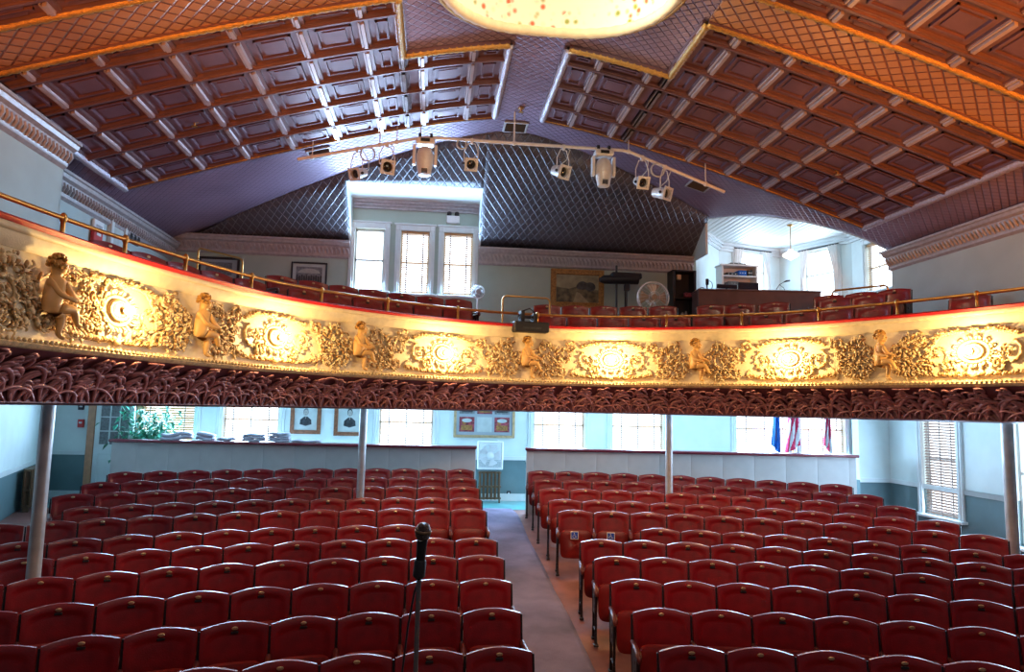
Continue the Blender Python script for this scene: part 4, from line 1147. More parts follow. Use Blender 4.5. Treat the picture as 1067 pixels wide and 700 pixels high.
def landscape(e, w, h):
    MB().bx(-w*.5, w*.5, -.018, -.01, -h*.5, h*.5).build('sky', M['sky_paint'], e)
    b = MB(); b.add([(-w*.5, -.021, -h*.5), (w*.5, -.021, -h*.5), (w*.5, -.021, -.02), (w*.2, -.021, -h*.02), (0, -.021, h*.08), (-w*.2, -.021, -.01), (-w*.5, -.021, h*.05)], [tuple(range(7))]); b.build('meadow', M['canvas'], e, fix=False)
    b = MB()
    for cx, cz, r in ((.12, .12, .12), (.22, .10, .10), (.30, .08, .13), (.05, .08, .08)): pl(b, (w*cx, h*cz), w*r, h*r*1.3, -.023-.001*cx)
    b.build('trees', M['photo_dark'], e, fix=False)
    b = MB(); b.add([(-w*.1, -.025, -h*.5), (w*.28, -.025, -h*.5), (w*.05, -.025, -h*.15), (-w*.02, -.025, -h*.12)], [(0, 1, 2, 3)]); b.build('path', M['sky_paint'], e, fix=False)
framed('landscape_painting', **frame_px(573.5, 629, 281, 321, YB, fw=.13, fm=M['giltframe'], label='dark landscape painting in a broad carved gilt frame', cat='picture', inner=landscape))
# box fan on radiator at the end of the aisle
Yr = 15.25
p = at_Y(509.5, 523, Yr)
e = empty('radiator', (p.x, Yr, .645), 0, 'narrow brown radiator standing under the white box fan', 'radiator')
def rad(e, w, h, n):
    b = MB(); 
    for i in range(n):
        x = (i+.5-n/2)*w/n; b.tube([(x, -.05, .08), (x, -.05, h-.03), (x, .05, h-.03), (x, .05, .08)], w/n*.30, 6, closed=True)
    b.build('columns', M['radiator'], e, smooth=50)
    b = MB(); 
    for z in (.1, h*.5, h-.05): b.bx(-w/2, w/2, -.055, .055, z-.018, z+.018)
    b.build('headers', M['radiator'], e)
    for x in (-w/2+.03, w/2-.03): MB().rbox((x, 0, .045), (.03, .1, .09), .008).build('foot', M['radiator'], e)
rad(e, .50, .70, 6)
zt = .645+.70
e = empty('box_fan', (p.x, Yr-.02, zt), 0, 'white square box fan with round hub, standing on the narrow radiator', 'fan')
b = MB(); w = .56; hh = .60
for x in (-1, 1): b.rbox((x*(w/2-.02), 0, hh/2+.02), (.04, .14, hh), .015)
for z in (.035, hh+.005): b.rbox((0, 0, z), (w, .14, .04), .015)
b.build('housing', M['white'], e)
b = MB()
for i in range(30): x = -w/2+.05+i*(w-.1)/29; b.cyl((x, -.07, .05), (x, -.07, hh-.01), .0045, 5)
for z in (.2, .45): b.cyl((-w/2+.03, -.067, z), (w/2-.03, -.067, z), .004, 5)
b.build('grille', M['white'], e)
MB().lathe([(.075, 0), (.08, .012), (.07, .02), (0, .022)], (0, -.072, hh/2+.02), 20, Matrix.Rotation(PI/2, 3, 'X')).build('hub', M['white'], e, smooth=40)
def blades(e, n, r, c, m, tw=.5, y=0):
    for k in range(n):
        b = MB()
        def f(u, v):
            a = 2*PI*k/n+(u-.5)*1.0*(.5+.5*v); R = lerp(.05, r, v); return (c[0]+R*math.cos(a), c[1]+y+(u-.5)*tw*.1, c[2]+R*math.sin(a))
        b.grid(f, 6, 5); o = b.build('blade', m, e, smooth=True, fix=False); o.modifiers.new('t', 'SOLIDIFY').thickness = .004
blades(e, 5, .23, (0, 0, hh/2+.02), M['white'])
MB().rbox((.17, -.02, hh+.03), (.05, .05, .03), .01).build('control_knob', M['white'], e)
p = at_Y(530, 514.5, YL_)
e = empty('wall_outlet', (p.x, YL_-.005, p.z), 0, 'small dark wall outlet right of the narrow radiator', 'outlet'); MB().rbox((0, 0, 0), (.09, .02, .13), .006).build('cover_plate', M['black'], e); MB().rbox((0, -.012, .02), (.03, .01, .03), .003).build('socket', M['white'], e)
# left radiator against the angled wall
pA, pB = Vector(LP[2]), Vector(LP[1])
q, zz = hitline(LP[1], LP[2], 21, 520); u = (Vector(LP[2])-Vector(LP[1])).normalized(); n = Vector((u.y, -u.x)); c = Vector(LP[1])+u*q+n*.16
e = empty('radiator', (c.x, c.y, zf(c.x, c.y)), math.atan2(u.y, u.x), 'tall brown radiator on the angled wall left of the door', 'radiator')
z0 = zf(c.x, c.y); rad(e, .82, max(.8, hitline(LP[1], LP[2], 21, 489)[1]-z0), 8)
# door at the left end
dj = at_Y(101, 445, YL_).x
e = empty('door_1', (dj, YL_, .62), 0); struct(e, 'orange-brown door frame at the left end of the rear wall')
b = MB(); b.rbox((.0-.07, -.05, 1.1), (.15, .14, 2.3), .012); b.rbox((.89, -.05, 1.1), (.15, .14, 2.3), .012); b.rbox((.41, -.05, 2.28), (1.1, .14, .15), .012); b.build('door_frame', M['jamb'], e)
e = empty('glazed_door', (dj+.02, YL_-.10, .65), -.10, 'open white door with small glazed panes beside the orange-brown jamb', 'door')
b = MB(); W_, H_ = .80, 2.08
for x in (.05, W_-.05): b.rbox((x, 0, H_/2), (.10, .045, H_), .004)
for z in (.1, 1.02, H_-.06): b.rbox((W_/2, 0, z), (W_-.18, .045, .2 if z < 1.5 else .12), .004)
b.rbox((W_/2, .0, .56), (W_-.2, .025, .75), .004)
b.build('door_leaf', M['trim'], e)
b = MB()
for i in (1, 2): x = .10+(W_-.2)*i/3; b.bx(x-.012, x+.012, -.018, .018, 1.1, H_-.1)
for i in (1, 2): z = 1.1+(H_-1.2)*i/3; b.bx(.1, W_-.1, -.018, .018, z-.012, z+.012)
b.build('glazing_bars', M['trim'], e)
MB().bx(.1, W_-.1, -.003, .003, 1.1, H_-.1).build('glass', M['photo_mid'], e)
b = MB(); b.ell((W_-.05, -.06, 1.0), (.028, .028, .028), 10); b.cyl((W_-.05, 0, 1.0), (W_-.05, -.05, 1.0), .012, 8); b.build('knob', M['brass'], e, smooth=True)
p = hitline(LP[2], LP[3], 84, 441)
def wallbox(name, line, px, py, w, h, m, label, cat, d=.05, knob=None):
    u = (Vector(line[1])-Vector(line[0])).normalized(); q, z = hitline(line[0], line[1], px, py); n = Vector((u.y, -u.x)); c = Vector(line[0])+u*q+n*d/2
    e = empty(name, (c.x, c.y, z), math.atan2(u.y, u.x), label, cat); MB().rbox((0, 0, 0), (w, d, h), .008).build('case', m, e); 
    if knob: MB().rbox((0, -d/2, h*.1), (w*.5, .02, h*.25), .005).build('cover', knob, e)
    return e
wallbox('fire_alarm', ((-8.1, YL_), (10, YL_)), 85, 441, .12, .17, M['red'], 'small red fire alarm box left of the door', 'alarm', .05, M['white'])
wallbox('thermostat', ((-8.1, YL_), (10, YL_)), 85, 424, .12, .12, M['monitor'], 'small dark box on the wall above the red alarm', 'switch', .03, M['white'])
# flags
def flag(px, y0, y1, wpx, kind, label, k):
    p = at_Y(px, 450, 15.2); e = empty('flag', (p.x, 15.2, .645), 0, label, 'flag')
    MB().cyl((0, 0, .05), (0, 0, 2.6), .014, 8).build('flagpole', M['brass'], e); MB().lathe([(.15, 0), (.15, .02), (.05, .05), (.02, .08)], n=16).build('base', M['brass'], e, smooth=40)
    w = wpx/720*15; zt = 2.52; zb = 1.35
    def f(u, v):
        ww = w*(.25+.75*v**.8); x = (u-.5)*ww+.03*math.sin(v*3+k)*v; return (x, -.03+.035*math.sin(u*15+k), lerp(zt, zb, v)-.25*(u if k % 2 else 1-u)*v)
    if kind == 'blue':
        b = MB(); b.grid(f, 20, 12); b.build('cloth', M['navy'], e, smooth=True, fix=False).modifiers.new('t', 'SOLIDIFY').thickness = .004
    else:
        for mm, nm, par in ((M['flag_white'], 'white_stripes', 0), (M['flag_red'], 'red_stripes', 1)):
            b = MB(); b.grid(f, 26, 26, keep=lambda u, v: (int((u*4+v*3.5)) % 2 == par) and not (kind == 'stars' and v < .35)); b.build(nm, mm, e, smooth=True, fix=False).modifiers.new('t', 'SOLIDIFY').thickness = .004
        if kind == 'stars':
            b = MB(); b.grid(f, 26, 26, keep=lambda u, v: v < .35); b.build('canton', M['navy'], e, smooth=True, fix=False)
            b = MB()
            for i in range(10): q = Vector(f(.2+.6*((i*37) % 10)/10, .04+.028*i)); b.ell((q.x, q.y-.012, q.z), (.014, .004, .014), 5)
            b.build('stars', M['flag_white'], e)
flag(808.5, 432, 470, 10, 'blue', 'dark blue flag hanging furled on its pole, leftmost of three', 1)
flag(826, 432, 470, 17, 'stars', 'furled flag with red and white stripes and starred blue corner', 2)
flag(862, 440, 470, 10, 'stripes', 'furled red and white flag, rightmost of three', 3)
# microphone on stand (on the stage)
mc = at_d(440, 556, 2.30)
e = empty('microphone_stand', (mc.x-.02, mc.y-.02, 1.1), 0, 'slim chrome microphone stand on the stage below the microphone', 'stand')
top = at_d(436.5, 604, 2.30); tl = Vector((top.x, top.y, top.z))-Vector((mc.x-.02, mc.y-.02, 1.1))
ft = at_d(433, 700, 2.30)-Vector((mc.x-.02, mc.y-.02, 1.1))
# near-vertical tube continued to the base
dr = (tl-ft).normalized(); bot = tl-dr*(tl.z-.03)/dr.z; bot = Vector((bot.x, bot.y, .03))
MB().cyl(bot+(tl-bot)*.45, tl, .0085, 14).build('inner_tube', M['chrome'], e, smooth=50)
MB().cyl(bot, bot+(tl-bot)*.6, .0125, 14).build('outer_tube', M['chrome'], e, smooth=50)
MB().lathe([(.13, 0), (.13, .012), (.10, .022), (.03, .035), (.014, .06)], (bot.x, bot.y, 0), 28).build('base', M['black'], e, smooth=40)
hd = at_d(441, 553, 2.30); hb = at_d(436.5, 600, 2.30); ax = (hd-hb).normalized()
e = empty('microphone', hb, 0, 'black handheld microphone with round grey mesh head, upright in its clip', 'microphone')
Rm = ax.to_track_quat('Z', 'Y').to_matrix(); Ln = (hd-hb).length
MB().lathe([(.0, Ln+.027), (.012, Ln+.0255), (.020, Ln+.019), (.0255, Ln+.008), (.0265, Ln-.003), (.0262, Ln-.008), (.024, Ln-.02), (.0175, Ln-.028)], n=26, R=Rm).build('mesh_head', M['mesh'], e, smooth=True)
MB().lathe([(.0268, Ln-.007), (.0278, Ln-.004), (.0278, Ln+.001), (.0266, Ln+.003)], n=26, R=Rm).build('head_ring', M['radiator'], e, smooth=True)
MB().lathe([(.018, Ln-.03), (.0175, Ln-.05), (.015, Ln-.10), (.0125, .0), (.011, -.01), (0, -.011)], n=20, R=Rm).build('handle', M['black'], e, smooth=50)
MB().lathe([(.017, -.004), (.021, .0), (.020, .05), (.0175, .055)], n=18, R=Rm).build('clip', M['black'], e, smooth=40)
c0 = hb; b = MB(); b.tube([c0+Vector((0, 0, -.01)), c0+Vector((-.012, .01, -.05)), c0+Vector((-.03, .015, -.16)), c0+Vector((-.045, .01, -.32)), c0+Vector((-.05, .0, -.52)), Vector((c0.x-.07, c0.y, 1.13))], .0035, 6)
o = b.build('microphone_cable', M['black'], None, smooth=True); tag(o, 'thin black cable hanging from the microphone beside the stand', 'cable')

# ------------------------------------------------------------------ lighting pipe and fixtures
YP = 12.0
pp = [at_Y(310, 166, YP), at_Y(443, 143, YP), at_Y(653, 157, YP), at_Y(755, 200, YP)]
e = empty('lighting_pipe', (0, 0, 0), 0, 'bent off-white lighting pipe hung below the ceiling in front of the dormer', 'pipe')
b = MB(); pts = [pp[0], pp[1]+(pp[0]-pp[1]).normalized()*.08, pp[1]+(pp[2]-pp[1]).normalized()*.08, pp[2]+(pp[1]-pp[2]).normalized()*.08, pp[2]+(pp[3]-pp[2]).normalized()*.08, pp[3]]
b.tube(pts, .03, 10); b.build('pipe_run', M['fixture'], e, smooth=50)
def pipe_at(px):
    best = None
    for a, c in zip(pp, pp[1:]):
        xa, xc = proj(a)[0], proj(c)[0]
        if xa <= px <= xc: return a.lerp(c, (px-xa)/(xc-xa))
    return pp[0]
for px in (325, 395, 413, 438, 534, 655, 735):
    q = pipe_at(px); zt = min(zv(q.x), zh(q.y)); b = MB(); b.cyl(q, (q.x, q.y, zt), .016 if px == 534 else .009, 8); b.ell(q, (.045, .045, .045), 8); b.build('hanger_rod', M['fixture'], e, smooth=50)
def par(px, py, r, label, yaw, tl=.5, yoke=True, lens='lens'):
    q = pipe_at(px); c = at_Y(px, py, YP-.05)
    e = empty('stage_light', c, 0, label, 'stage light')
    d = Vector((math.sin(yaw), -math.cos(yaw), -tl)).normalized(); R = d.to_track_quat('Z', 'Y').to_matrix()
    MB().lathe([(r*.5, -.26), (r*.8, -.24), (r*.85, -.12), (r*.95, -.1), (r*.95, .06), (r*.8, .06), (r*.78, .0), (0, -.01)], n=20, R=R).build('housing', M['fixture'], e, smooth=40)
    MB().box(d*.07, (r*2.1, r*2.1, .012), R) .build('gel_frame_back', M['fixture'], e) if 0 else None
    b = MB(); n = 20; fr = []
    o_ = MB()
    for sx, sy, w, h in ((0, 1, 2.2, .35), (0, -1, 2.2, .35), (1, 0, .35, 1.5), (-1, 0, .35, 1.5)): o_.box(d*.075+R @ Vector((sx*r*.93, sy*r*.93, 0)), (w*r, h*r, .014), R)
    o_.build('gel_frame', M['fixture'], e)
    MB().lathe([(r*.8, .0), (r*.6, .02), (r*.3, .035), (0, .04)], n=20, R=R).build('lens', M[lens], e, smooth=True)
    side = R @ Vector((1, 0, 0)); top = q-c; m = Vector((0, 0, 1))
    b = MB(); b.tube([side*r*1.15, side*r*1.2+top*.5, side*r*.6+top*.86, -side*r*.6+top*.86, -side*r*1.2+top*.5, -side*r*1.15], .010, 6); b.cyl(top*.84, top, .015, 6); b.box(top*.97, (.05, .07, .08)); b.build('yoke', M['fixture'], e)
    b = MB()
    for s in (-1, 1): b.ell(side*r*1.2*s, (.028, .028, .028), 6)
    b.build('yoke_knob', M['black'], e)
    b = MB(); bk = -d*.26; b.tube([bk, bk+Vector((.06, .02, .05)), (bk+top)*.5+Vector((.14, 0, -.02)), top*.8+Vector((.12, 0, .03)), top+Vector((.05, 0, 0))], .009, 6); b.build('cable', M['cable'], e, smooth=True)
    return e
par(371.5, 181, .10, 'small off-white stage light at the left end of the pipe', -.5, .45)
par(403, 174, .115, 'small stage light with a dark glossy lens above the dormer corner', .35, .3)
par(490.5, 171, .105, 'small stage light hanging alone above the right part of the dormer', .1, .5)
par(586, 179, .115, 'small stage light with a looped cable, left of the right moving light', .5, .4)
par(669, 190, .105, 'small stage light just right of the right moving light, second from the right end', .1, .45)
par(692.5, 201.5, .11, 'small stage light at the right end of the pipe', .6, .3)
def mover(px, py, label):
    q = pipe_at(px); e = empty('moving_stage_light', (q.x, q.y-.0, q.z), 0, label, 'stage light')
    MB().rbox((0, -.02, -.10), (.34, .24, .12), .03).build('base', M['fixture'], e); MB().rbox((0, -.145, -.10), (.16, .01, .06), .004).build('display', M['black'], e)
    b = MB()
    for s in (-1, 1): b.prism([(-.06, -.16), (.06, -.16), (.07, -.45), (.04, -.52), (-.04, -.52), (-.07, -.45)], s*.19-.025, s*.19+.025, 'x')
    b.build('yoke_arm', M['fixture'], e)
    b = MB(); b.lathe([(.05, -.72), (.11, -.71), (.125, -.62), (.15, -.5), (.15, -.34), (.12, -.24), (.07, -.20), (0, -.19)], (0, -.03, 0), 20); b.build('head', M['fixture'], e, smooth=40)
    b = MB(); 
    for i in range(4): b.bx(-.05, .05, -.17, -.13, -.70+i*.022, -.692+i*.022)
    b.build('vent_slots', M['black'], e)
    b = MB()
    for s in (-1, 1): b = MB(); b.cyl((s*.1, 0, -.04), (s*.1, 0, .03), .02, 8); b.box((s*.1, 0, .02), (.05, .1, .07)); b.build('clamp', M['black'], e)
mover(443.5, 160, 'large off-white moving-head light, left of the two, above the dormer')
mover(628, 172, 'large off-white moving-head light, right of the two')
for px, dy, lb in ((383, 20, 'coiled white cable tied below the left arm of the pipe'), (480, 6, 'small coiled white cable beside the light above the dormer'), (684, 17, 'coiled white cable hanging near the right end of the pipe')):
    q = pipe_at(px); r = .125 if px != 480 else .085; b = MB(); pts = []
    for i in range(90): a = i*2*PI/30; pts.append((q.x+r*math.cos(a)*(1+.04*math.sin(i*.37)), q.y-.05+.012*math.sin(i*.1), q.z-r-.02+r*math.sin(a)))
    b.tube(pts, .011, 6); o = b.build('cable_coil', M['cable'], smooth=True); tag(o, lb, 'cable')
# ceiling vents, sprinklers
def vent(px, py, w, h, label, hip=False):
    # hit the vault by marching
    d = ray(px, py); t = 5
    while t < 20 and (EYE+d*t).z < min(zv((EYE+d*t).x), zh((EYE+d*t).y)): t += .02
    p = EYE+d*t; sl = math.atan((zv(p.x+.1)-zv(p.x-.1))/.2)
    e = empty('ceiling_vent', (p.x, p.y, p.z-.03), 0, label, 'vent'); e.rotation_euler = (0, -sl, 0)
    b = MB(); 
    for s in (-1, 1): b.rbox((0, s*h/2, 0), (w, .04, .03), .006); b.rbox((s*w/2, 0, 0), (.04, h+.04, .03), .006)
    b.build('frame', M['cornice'], e); b = MB()
    for i in range(9): b.box((0, -h/2+(i+.5)*h/9, .0), (w-.03, .012, .03), Matrix.Rotation(.6, 3, 'X'))
    b.build('louvres', M['vent'], e); MB().bx(-w/2, w/2, -h/2, h/2, .012, .02).build('backing', M['black'], e)
vent(537, 131, .42, .42, 'square dark ceiling vent on the crown behind the coffers'); vent(333, 158, .40, .40, 'ceiling vent left of the lighting pipe hanger'); vent(728, 192, .40, .4, 'dark ceiling vent near the right end of the pipe')
def spr(px, py, label):
    d = ray(px, py); t = 5
    while t < 20 and (EYE+d*t).z < zv((EYE+d*t).x)-.02: t += .02
    p = EYE+d*t; e = empty('sprinkler', (p.x, p.y, p.z), 0, label, 'sprinkler')
    MB().lathe([(.055, .01), (.055, -.005), (.02, -.015), (.014, -.04)], n=14).build('rose', M['giltframe'], e, smooth=40); MB().lathe([(.012, -.035), (.012, -.06), (.045, -.065), (.045, -.07), (0, -.07)], n=12).build('deflector', M['brass'], e, smooth=40)
spr(543, 113, 'small brass sprinkler on the plain crown strip'); spr(203, 127, 'small brass sprinkler in the left coffers'); spr(873, 178, 'small brass sprinkler in the right coffers')
# ------------------------------------------------------------------ balcony things
def pedestal_fan(px, py, Y, r, ztop_off, label, bladem, ringm):
    p = at_Y(px, py, Y); fz = 4.05
    e = empty('pedestal_fan', (p.x, Y, fz), 0, label, 'fan'); c = (0, 0, p.z-fz)
    b = MB(); 
    for R, y in ((r, 0), (r*.98, .06), (r*.98, -.06), (r*.35, -.09)): b.tube([(R*math.cos(a), y, c[2]+R*math.sin(a)) for a in [2*PI*i/40 for i in range(40)]], .009 if R == r else .005, 6, closed=True)
    for i in range(22): a = 2*PI*i/22; b.tube([(.05*math.cos(a), -.09, c[2]+.05*math.sin(a)), (r*.6*math.cos(a), -.085, c[2]+r*.6*math.sin(a)), (r*math.cos(a), -.02, c[2]+r*math.sin(a))], .0025, 4)
    b.build('cage', ringm, e, smooth=True)
    blades(e, 4, r*.86, (0, 0, c[2]), bladem, .6)
    MB().lathe([(0, -.10), (.05, -.10), (.06, -.085), (.06, .03), (.09, .05), (.09, .2), (.05, .22)], (0, 0, c[2]), 20, Matrix.Rotation(-PI/2, 3, 'X')).build('motor', bladem, e, smooth=40)
    MB().tube([(0, .12, c[2]), (0, .12, .03)], .016, 10).build('stem', ringm, e, smooth=50); MB().lathe([(.19, 0), (.19, .015), (.06, .04), (.02, .06)], (0, .12, 0), 20).build('base', ringm, e, smooth=40)
pedestal_fan(680.5, 310, 12.55, .30, 0, 'tan-bladed round pedestal fan standing among the balcony seats', M['fan_blade'], M['fixture'])
pedestal_fan(498, 304, 15.0, .145, 0, 'small white fan in front of the third dormer window', M['cornice'], M['white'])
# emergency light
p = at_Y(472, 228.5, YB)
e = empty('emergency_light', (p.x, YB-.04, p.z), 0, 'twin-headed white emergency light above the third dormer window', 'emergency light')
MB().rbox((0, 0, -.02), (.30, .09, .17), .012).build('case', M['white'], e)
for s in (-1, 1): MB().lathe([(.02, .05), (.05, .03), (.055, -.02), (0, -.02)], (s*.085, -.01, .11), 14, Matrix.Rotation(PI/2-.3, 3, 'X')).build('lamp_head', M['black'], e, smooth=40)
# tall brass aisle hand rails in the balcony
def loop(x0, x1, y0, y1, Y, label, ybot):
    a = at_Y(x0, y0, Y); c = at_Y(x1, y1, Y-.5 if x0 < 400 else Y)
    e = empty('aisle_handrail', ((a.x+c.x)/2, (a.y+c.y)/2, 0), 0, label, 'handrail'); o = Vector(((a.x+c.x)/2, (a.y+c.y)/2, 0)); zb = 3.5
    b = MB(); A, C = a-o, c-o; d = (C-A).normalized(); up = Vector((0, 0, 1))
    b.tube([Vector((A.x, A.y, zb)), A-up*.07, A-up*.02+d*.02, A+d*.07, C-d*.07, C-up*.02-d*.02, C-up*.07, Vector((C.x, C.y, zb))], .018, 8); b.build('bent_tube', M['brass'], e, smooth=50)
loop(207, 253, 258, 270, 12.3, 'tall brass hand rail loop at the left aisle of the balcony', 330)
loop(524, 573, 308, 311, 12.3, 'tall brass hand rail loop at the centre aisle of the balcony', 330)
loop(867, 925, 303, 297, 11.7, 'tall brass hand rail loop at the right aisle of the balcony', 330)
# black box clamped on parapet
s = s_at_px(551, .1, 4.0); p = CS(s, .10, 3.99); n = Cn(s)
e = empty('clamped_projector', p, math.atan2(n.y, n.x)+PI/2, 'black box clamped on the crimson ledge at the centre of the balcony', 'projector')
MB().rbox((0, -.1, .02), (.58, .20, .17), .015).build('case', M['black'], e); MB().rbox((.0, -.205, .0), (.3, .01, .03), .003).build('front_strip', M['photo_dark'], e)
b = MB(); b.bx(-.15, -.09, -.06, .12, .08, .30); b.bx(.06, .12, -.06, .12, .08, .26); b.bx(-.16, .14, -.02, .04, .18, .22); b.tube([(-.1, .0, .3), (0, -.03, .34), (.1, 0, .28)], .012, 6); b.build('clamp', M['black'], e)
b = MB(); b.tube([(-.12, -.04, .25), (-.2, -.05, .2), (-.16, -.06, .14), (-.05, -.06, .2), (.05, -.06, .14)], .009, 6); b.build('cable', M['black'], e, smooth=True)
# dark stand with equipment, right of painting
p = at_Y(650, 318, 14.9)
e = empty('equipment_stand', (p.x, 14.9, 4.2), 0, 'black stand carrying a long dark fixture right of the gilt painting', 'stand')
zc = at_Y(650, 293, 14.9).z-4.2
b = MB(); b.cyl((-.17, 0, 0), (-.17, 0, zc+.35), .025, 8); b.cyl((.05, 0, 0), (.05, 0, zc), .035, 8); b.build('post', M['black'], e)
b = MB(); b.tube([(-.55, 0, zc), (-.45, 0, zc+.02), (.32, 0, zc+.06)], [.05, .10, .12], 12); b.rbox((.05, 0, zc+.12), (.7, .2, .14), .03); b.build('fixture_body', M['black'], e, smooth=40)
MB().rbox((.07, 0, zc-.14), (.13, .1, .16), .02).build('bracket', M['black'], e)
b = MB(); 
for a in (0, 2.1, 4.2): b.tube([(.05, 0, .25), (.05+.3*math.cos(a), .3*math.sin(a), .01)], .015, 6)
b.build('tripod_leg', M['black'], e)
x0, z1c = pxY(695, 284, YB); x1, z0c = pxY(719.5, 322, YB)
e = empty('dark_cabinet', ((x0+x1)/2, YB-.2, 4.2), 0, 'open dark cabinet of equipment at the right end of the balcony wall', 'cabinet')
w, h = x1-x0, z1c-4.2
b = MB(); b.rbox((-w/2+.03, 0, h/2), (.06, .36, h), .006); b.rbox((w/2-.03, 0, h/2), (.06, .36, h), .006); b.rbox((0, 0, h-.02), (w, .36, .04), .006); b.bx(-w/2, w/2, .15, .18, 0, h)
for z in (h*.35, h*.62): b.bx(-w/2+.05, w/2-.05, -.12, .16, z, z+.03)
b.build('carcass', M['black'], e)
MB().rbox((-.11, -.1, h-.16), (.1, .08, .12), .01).build('yellow_box', M['plate'], e); MB().rbox((.1, -.1, h*.62+.09), (.16, .12, .1), .01).build('red_box', M['photo_red'], e); b = MB(); b.ell((-.02, -.1, h*.35+.1), (.045, .04, .06), 8); b.ell((.06, -.1, h*.35+.12), (.03, .04, .07), 8); b.build('small_bottle', M['cornice'], e, smooth=True)
# desk, shelf, monitors in the alcove
YD = 14.6
a = at_Y(727, 316, YD); c = at_Y(846, 304, YD); zt = at_Y(790, 305, YD).z
e = empty('control_desk', ((a.x+c.x)/2, YD, 4.2), -.12, 'long brown panelled control desk in front of the alcove', 'desk')
w = c.x-a.x; h = zt-4.2
MB().rbox((0, -.25, h/2-.01), (w, .04, h-.02), .006).build('front_panel', M['desk'], e)
MB().rbox((0, .02, h), (w+.04, .62, .04), .01).build('desk_top', M['desk'], e)
for s in (-1, 1): MB().rbox((s*(w/2-.02), .02, h/2-.01), (.04, .56, h-.02), .006).build('side_panel', M['desk'], e)
zt0 = 4.2+h+.02
def mon(px0, px1, py0, label):
    a = at_Y(px0, 300, YD); c = at_Y(px1, 300, YD); zt_ = at_Y((px0+px1)/2, py0, YD).z; w = c.x-a.x; hh = max(.12, zt_-zt0)
    e = empty('monitor', ((a.x+c.x)/2, YD, zt0), 0, label, 'monitor'); MB().rbox((0, 0, hh/2+.03), (w, .04, hh-.03), .008).build('screen', M['monitor'], e); MB().rbox((0, .04, .008), (.16, .14, .016), .005).build('stand_base', M['black'], e); MB().rbox((0, .03, .06), (.04, .03, .10), .005).build('neck', M['black'], e)
mon(747, 768, 297, 'black monitor on the brown desk, left of the two'); mon(769, 790.5, 295, 'black monitor on the brown desk, right of the two')
p = at_Y(809, 298, YD)
e = empty('desk_lamp', (p.x, YD, zt0), 0, 'thin black arched desk lamp on the right half of the desk', 'lamp')
MB().lathe([(.05, 0), (.05, .01), (.015, .02)], n=14).build('base', M['black'], e, smooth=40); MB().tube([(0, 0, .01), (-.0, 0, .08), (.07, 0, .18), (.20, 0, .26)], .008, 6).build('arm', M['black'], e, smooth=True); MB().tube([(.18, 0, .25), (.24, 0, .275), (.32, 0, .29)], [.012, .022, .018], 8).build('lamp_head', M['black'], e, smooth=True)
b = MB(); b.tube([(.08, 0, .18), (.18, .02, .12), (.24, .02, .02)], .006, 6); b.build('strut', M['black'], e)
YS = 15.6
x0, zt = pxY(749, 277, YS); x1, _ = pxY(786, 277, YS)
e = empty('shelf_unit', ((x0+x1)/2, YS, 4.3), .0, 'white shelf unit packed with dark equipment behind the monitors', 'shelf')
w, h = x1-x0, zt-4.3
b = MB()
for s in (-1, 1): b.rbox((s*(w/2-.02), 0, h/2), (.04, .35, h), .005)
b.rbox((0, 0, h), (w+.06, .38, .04), .006); b.bx(-w/2, w/2, .16, .18, 0, h); b.build('carcass', M['white'], e)
shz = [h-.26, h-.50, h-.76]
for z in shz: MB().rbox((0, 0, z), (w-.08, .34, .03), .004).build('shelf_board', M['white'], e)
rq = random.Random(9)
def small(nm, cat, lb, x, z, w_, h_, mm, knob):
    q = empty(nm, ((x0+x1)/2+x, YS-.03, z), 0, lb, cat, 'equipment on the white shelf'); MB().rbox((0, 0, h_/2), (w_, .24, h_), .01).build('case', mm, q)
    b = MB(); [b.rbox((-w_*.3+i*w_*.3, -.123, h_*.5), (.02, .01, .02), .003) for i in range(3)]; b.build('controls', knob, q)
small('stacked_binders', 'binder', 'flat dark binders on the top shelf, left side', -.18, 4.3+shz[0]+.015, .28, .07, M['photo_dark'], M['white'])
small('amplifier', 'amplifier', 'blue-black amplifier on the top shelf, middle', .08, 4.3+shz[0]+.015, .2, .13, M['navy'], M['white'])
small('equipment_box', 'box', 'black box at the right end of the top shelf', .27, 4.3+shz[0]+.015, .12, .15, M['black'], M['white'])
small('equipment_box', 'box', 'dark box on the second shelf, left side', -.15, 4.3+shz[1]+.015, .26, .10, M['photo_mid'], M['black'])
small('equipment_box', 'box', 'grey box on the second shelf, right side', .18, 4.3+shz[1]+.015, .22, .07, M['cornice'], M['black'])
small('equipment_case', 'case', 'flat grey case on top of the white shelf unit', -.02, zt+.02, .40, .045, M['photo_mid'], M['white'])
# small things at the left end of desk
p = at_Y(737, 297, YD); e = empty('headphone_rack', (p.x, YD, zt0-.1), 0, 'small dark stand with looped cables at the left end of the desk', 'rack')
MB().cyl((0, 0, .0), (0, 0, .35), .012, 8).build('post', M['monitor'], e); b = MB(); b.tube([(.05+.07*math.cos(a), 0, .2+.1*math.sin(a)) for a in [2*PI*i/16 for i in range(16)]], .009, 6, closed=True); b.tube([(-.12+.06*math.cos(a), 0, .1+.05*math.sin(a)) for a in [2*PI*i/16 for i in range(16)]], .009, 6, closed=True); b.build('cable_loop', M['photo_mid'], e, smooth=True); MB().rbox((0, 0, .28), (.07, .04, .14), .01).build('headset', M['monitor'], e)
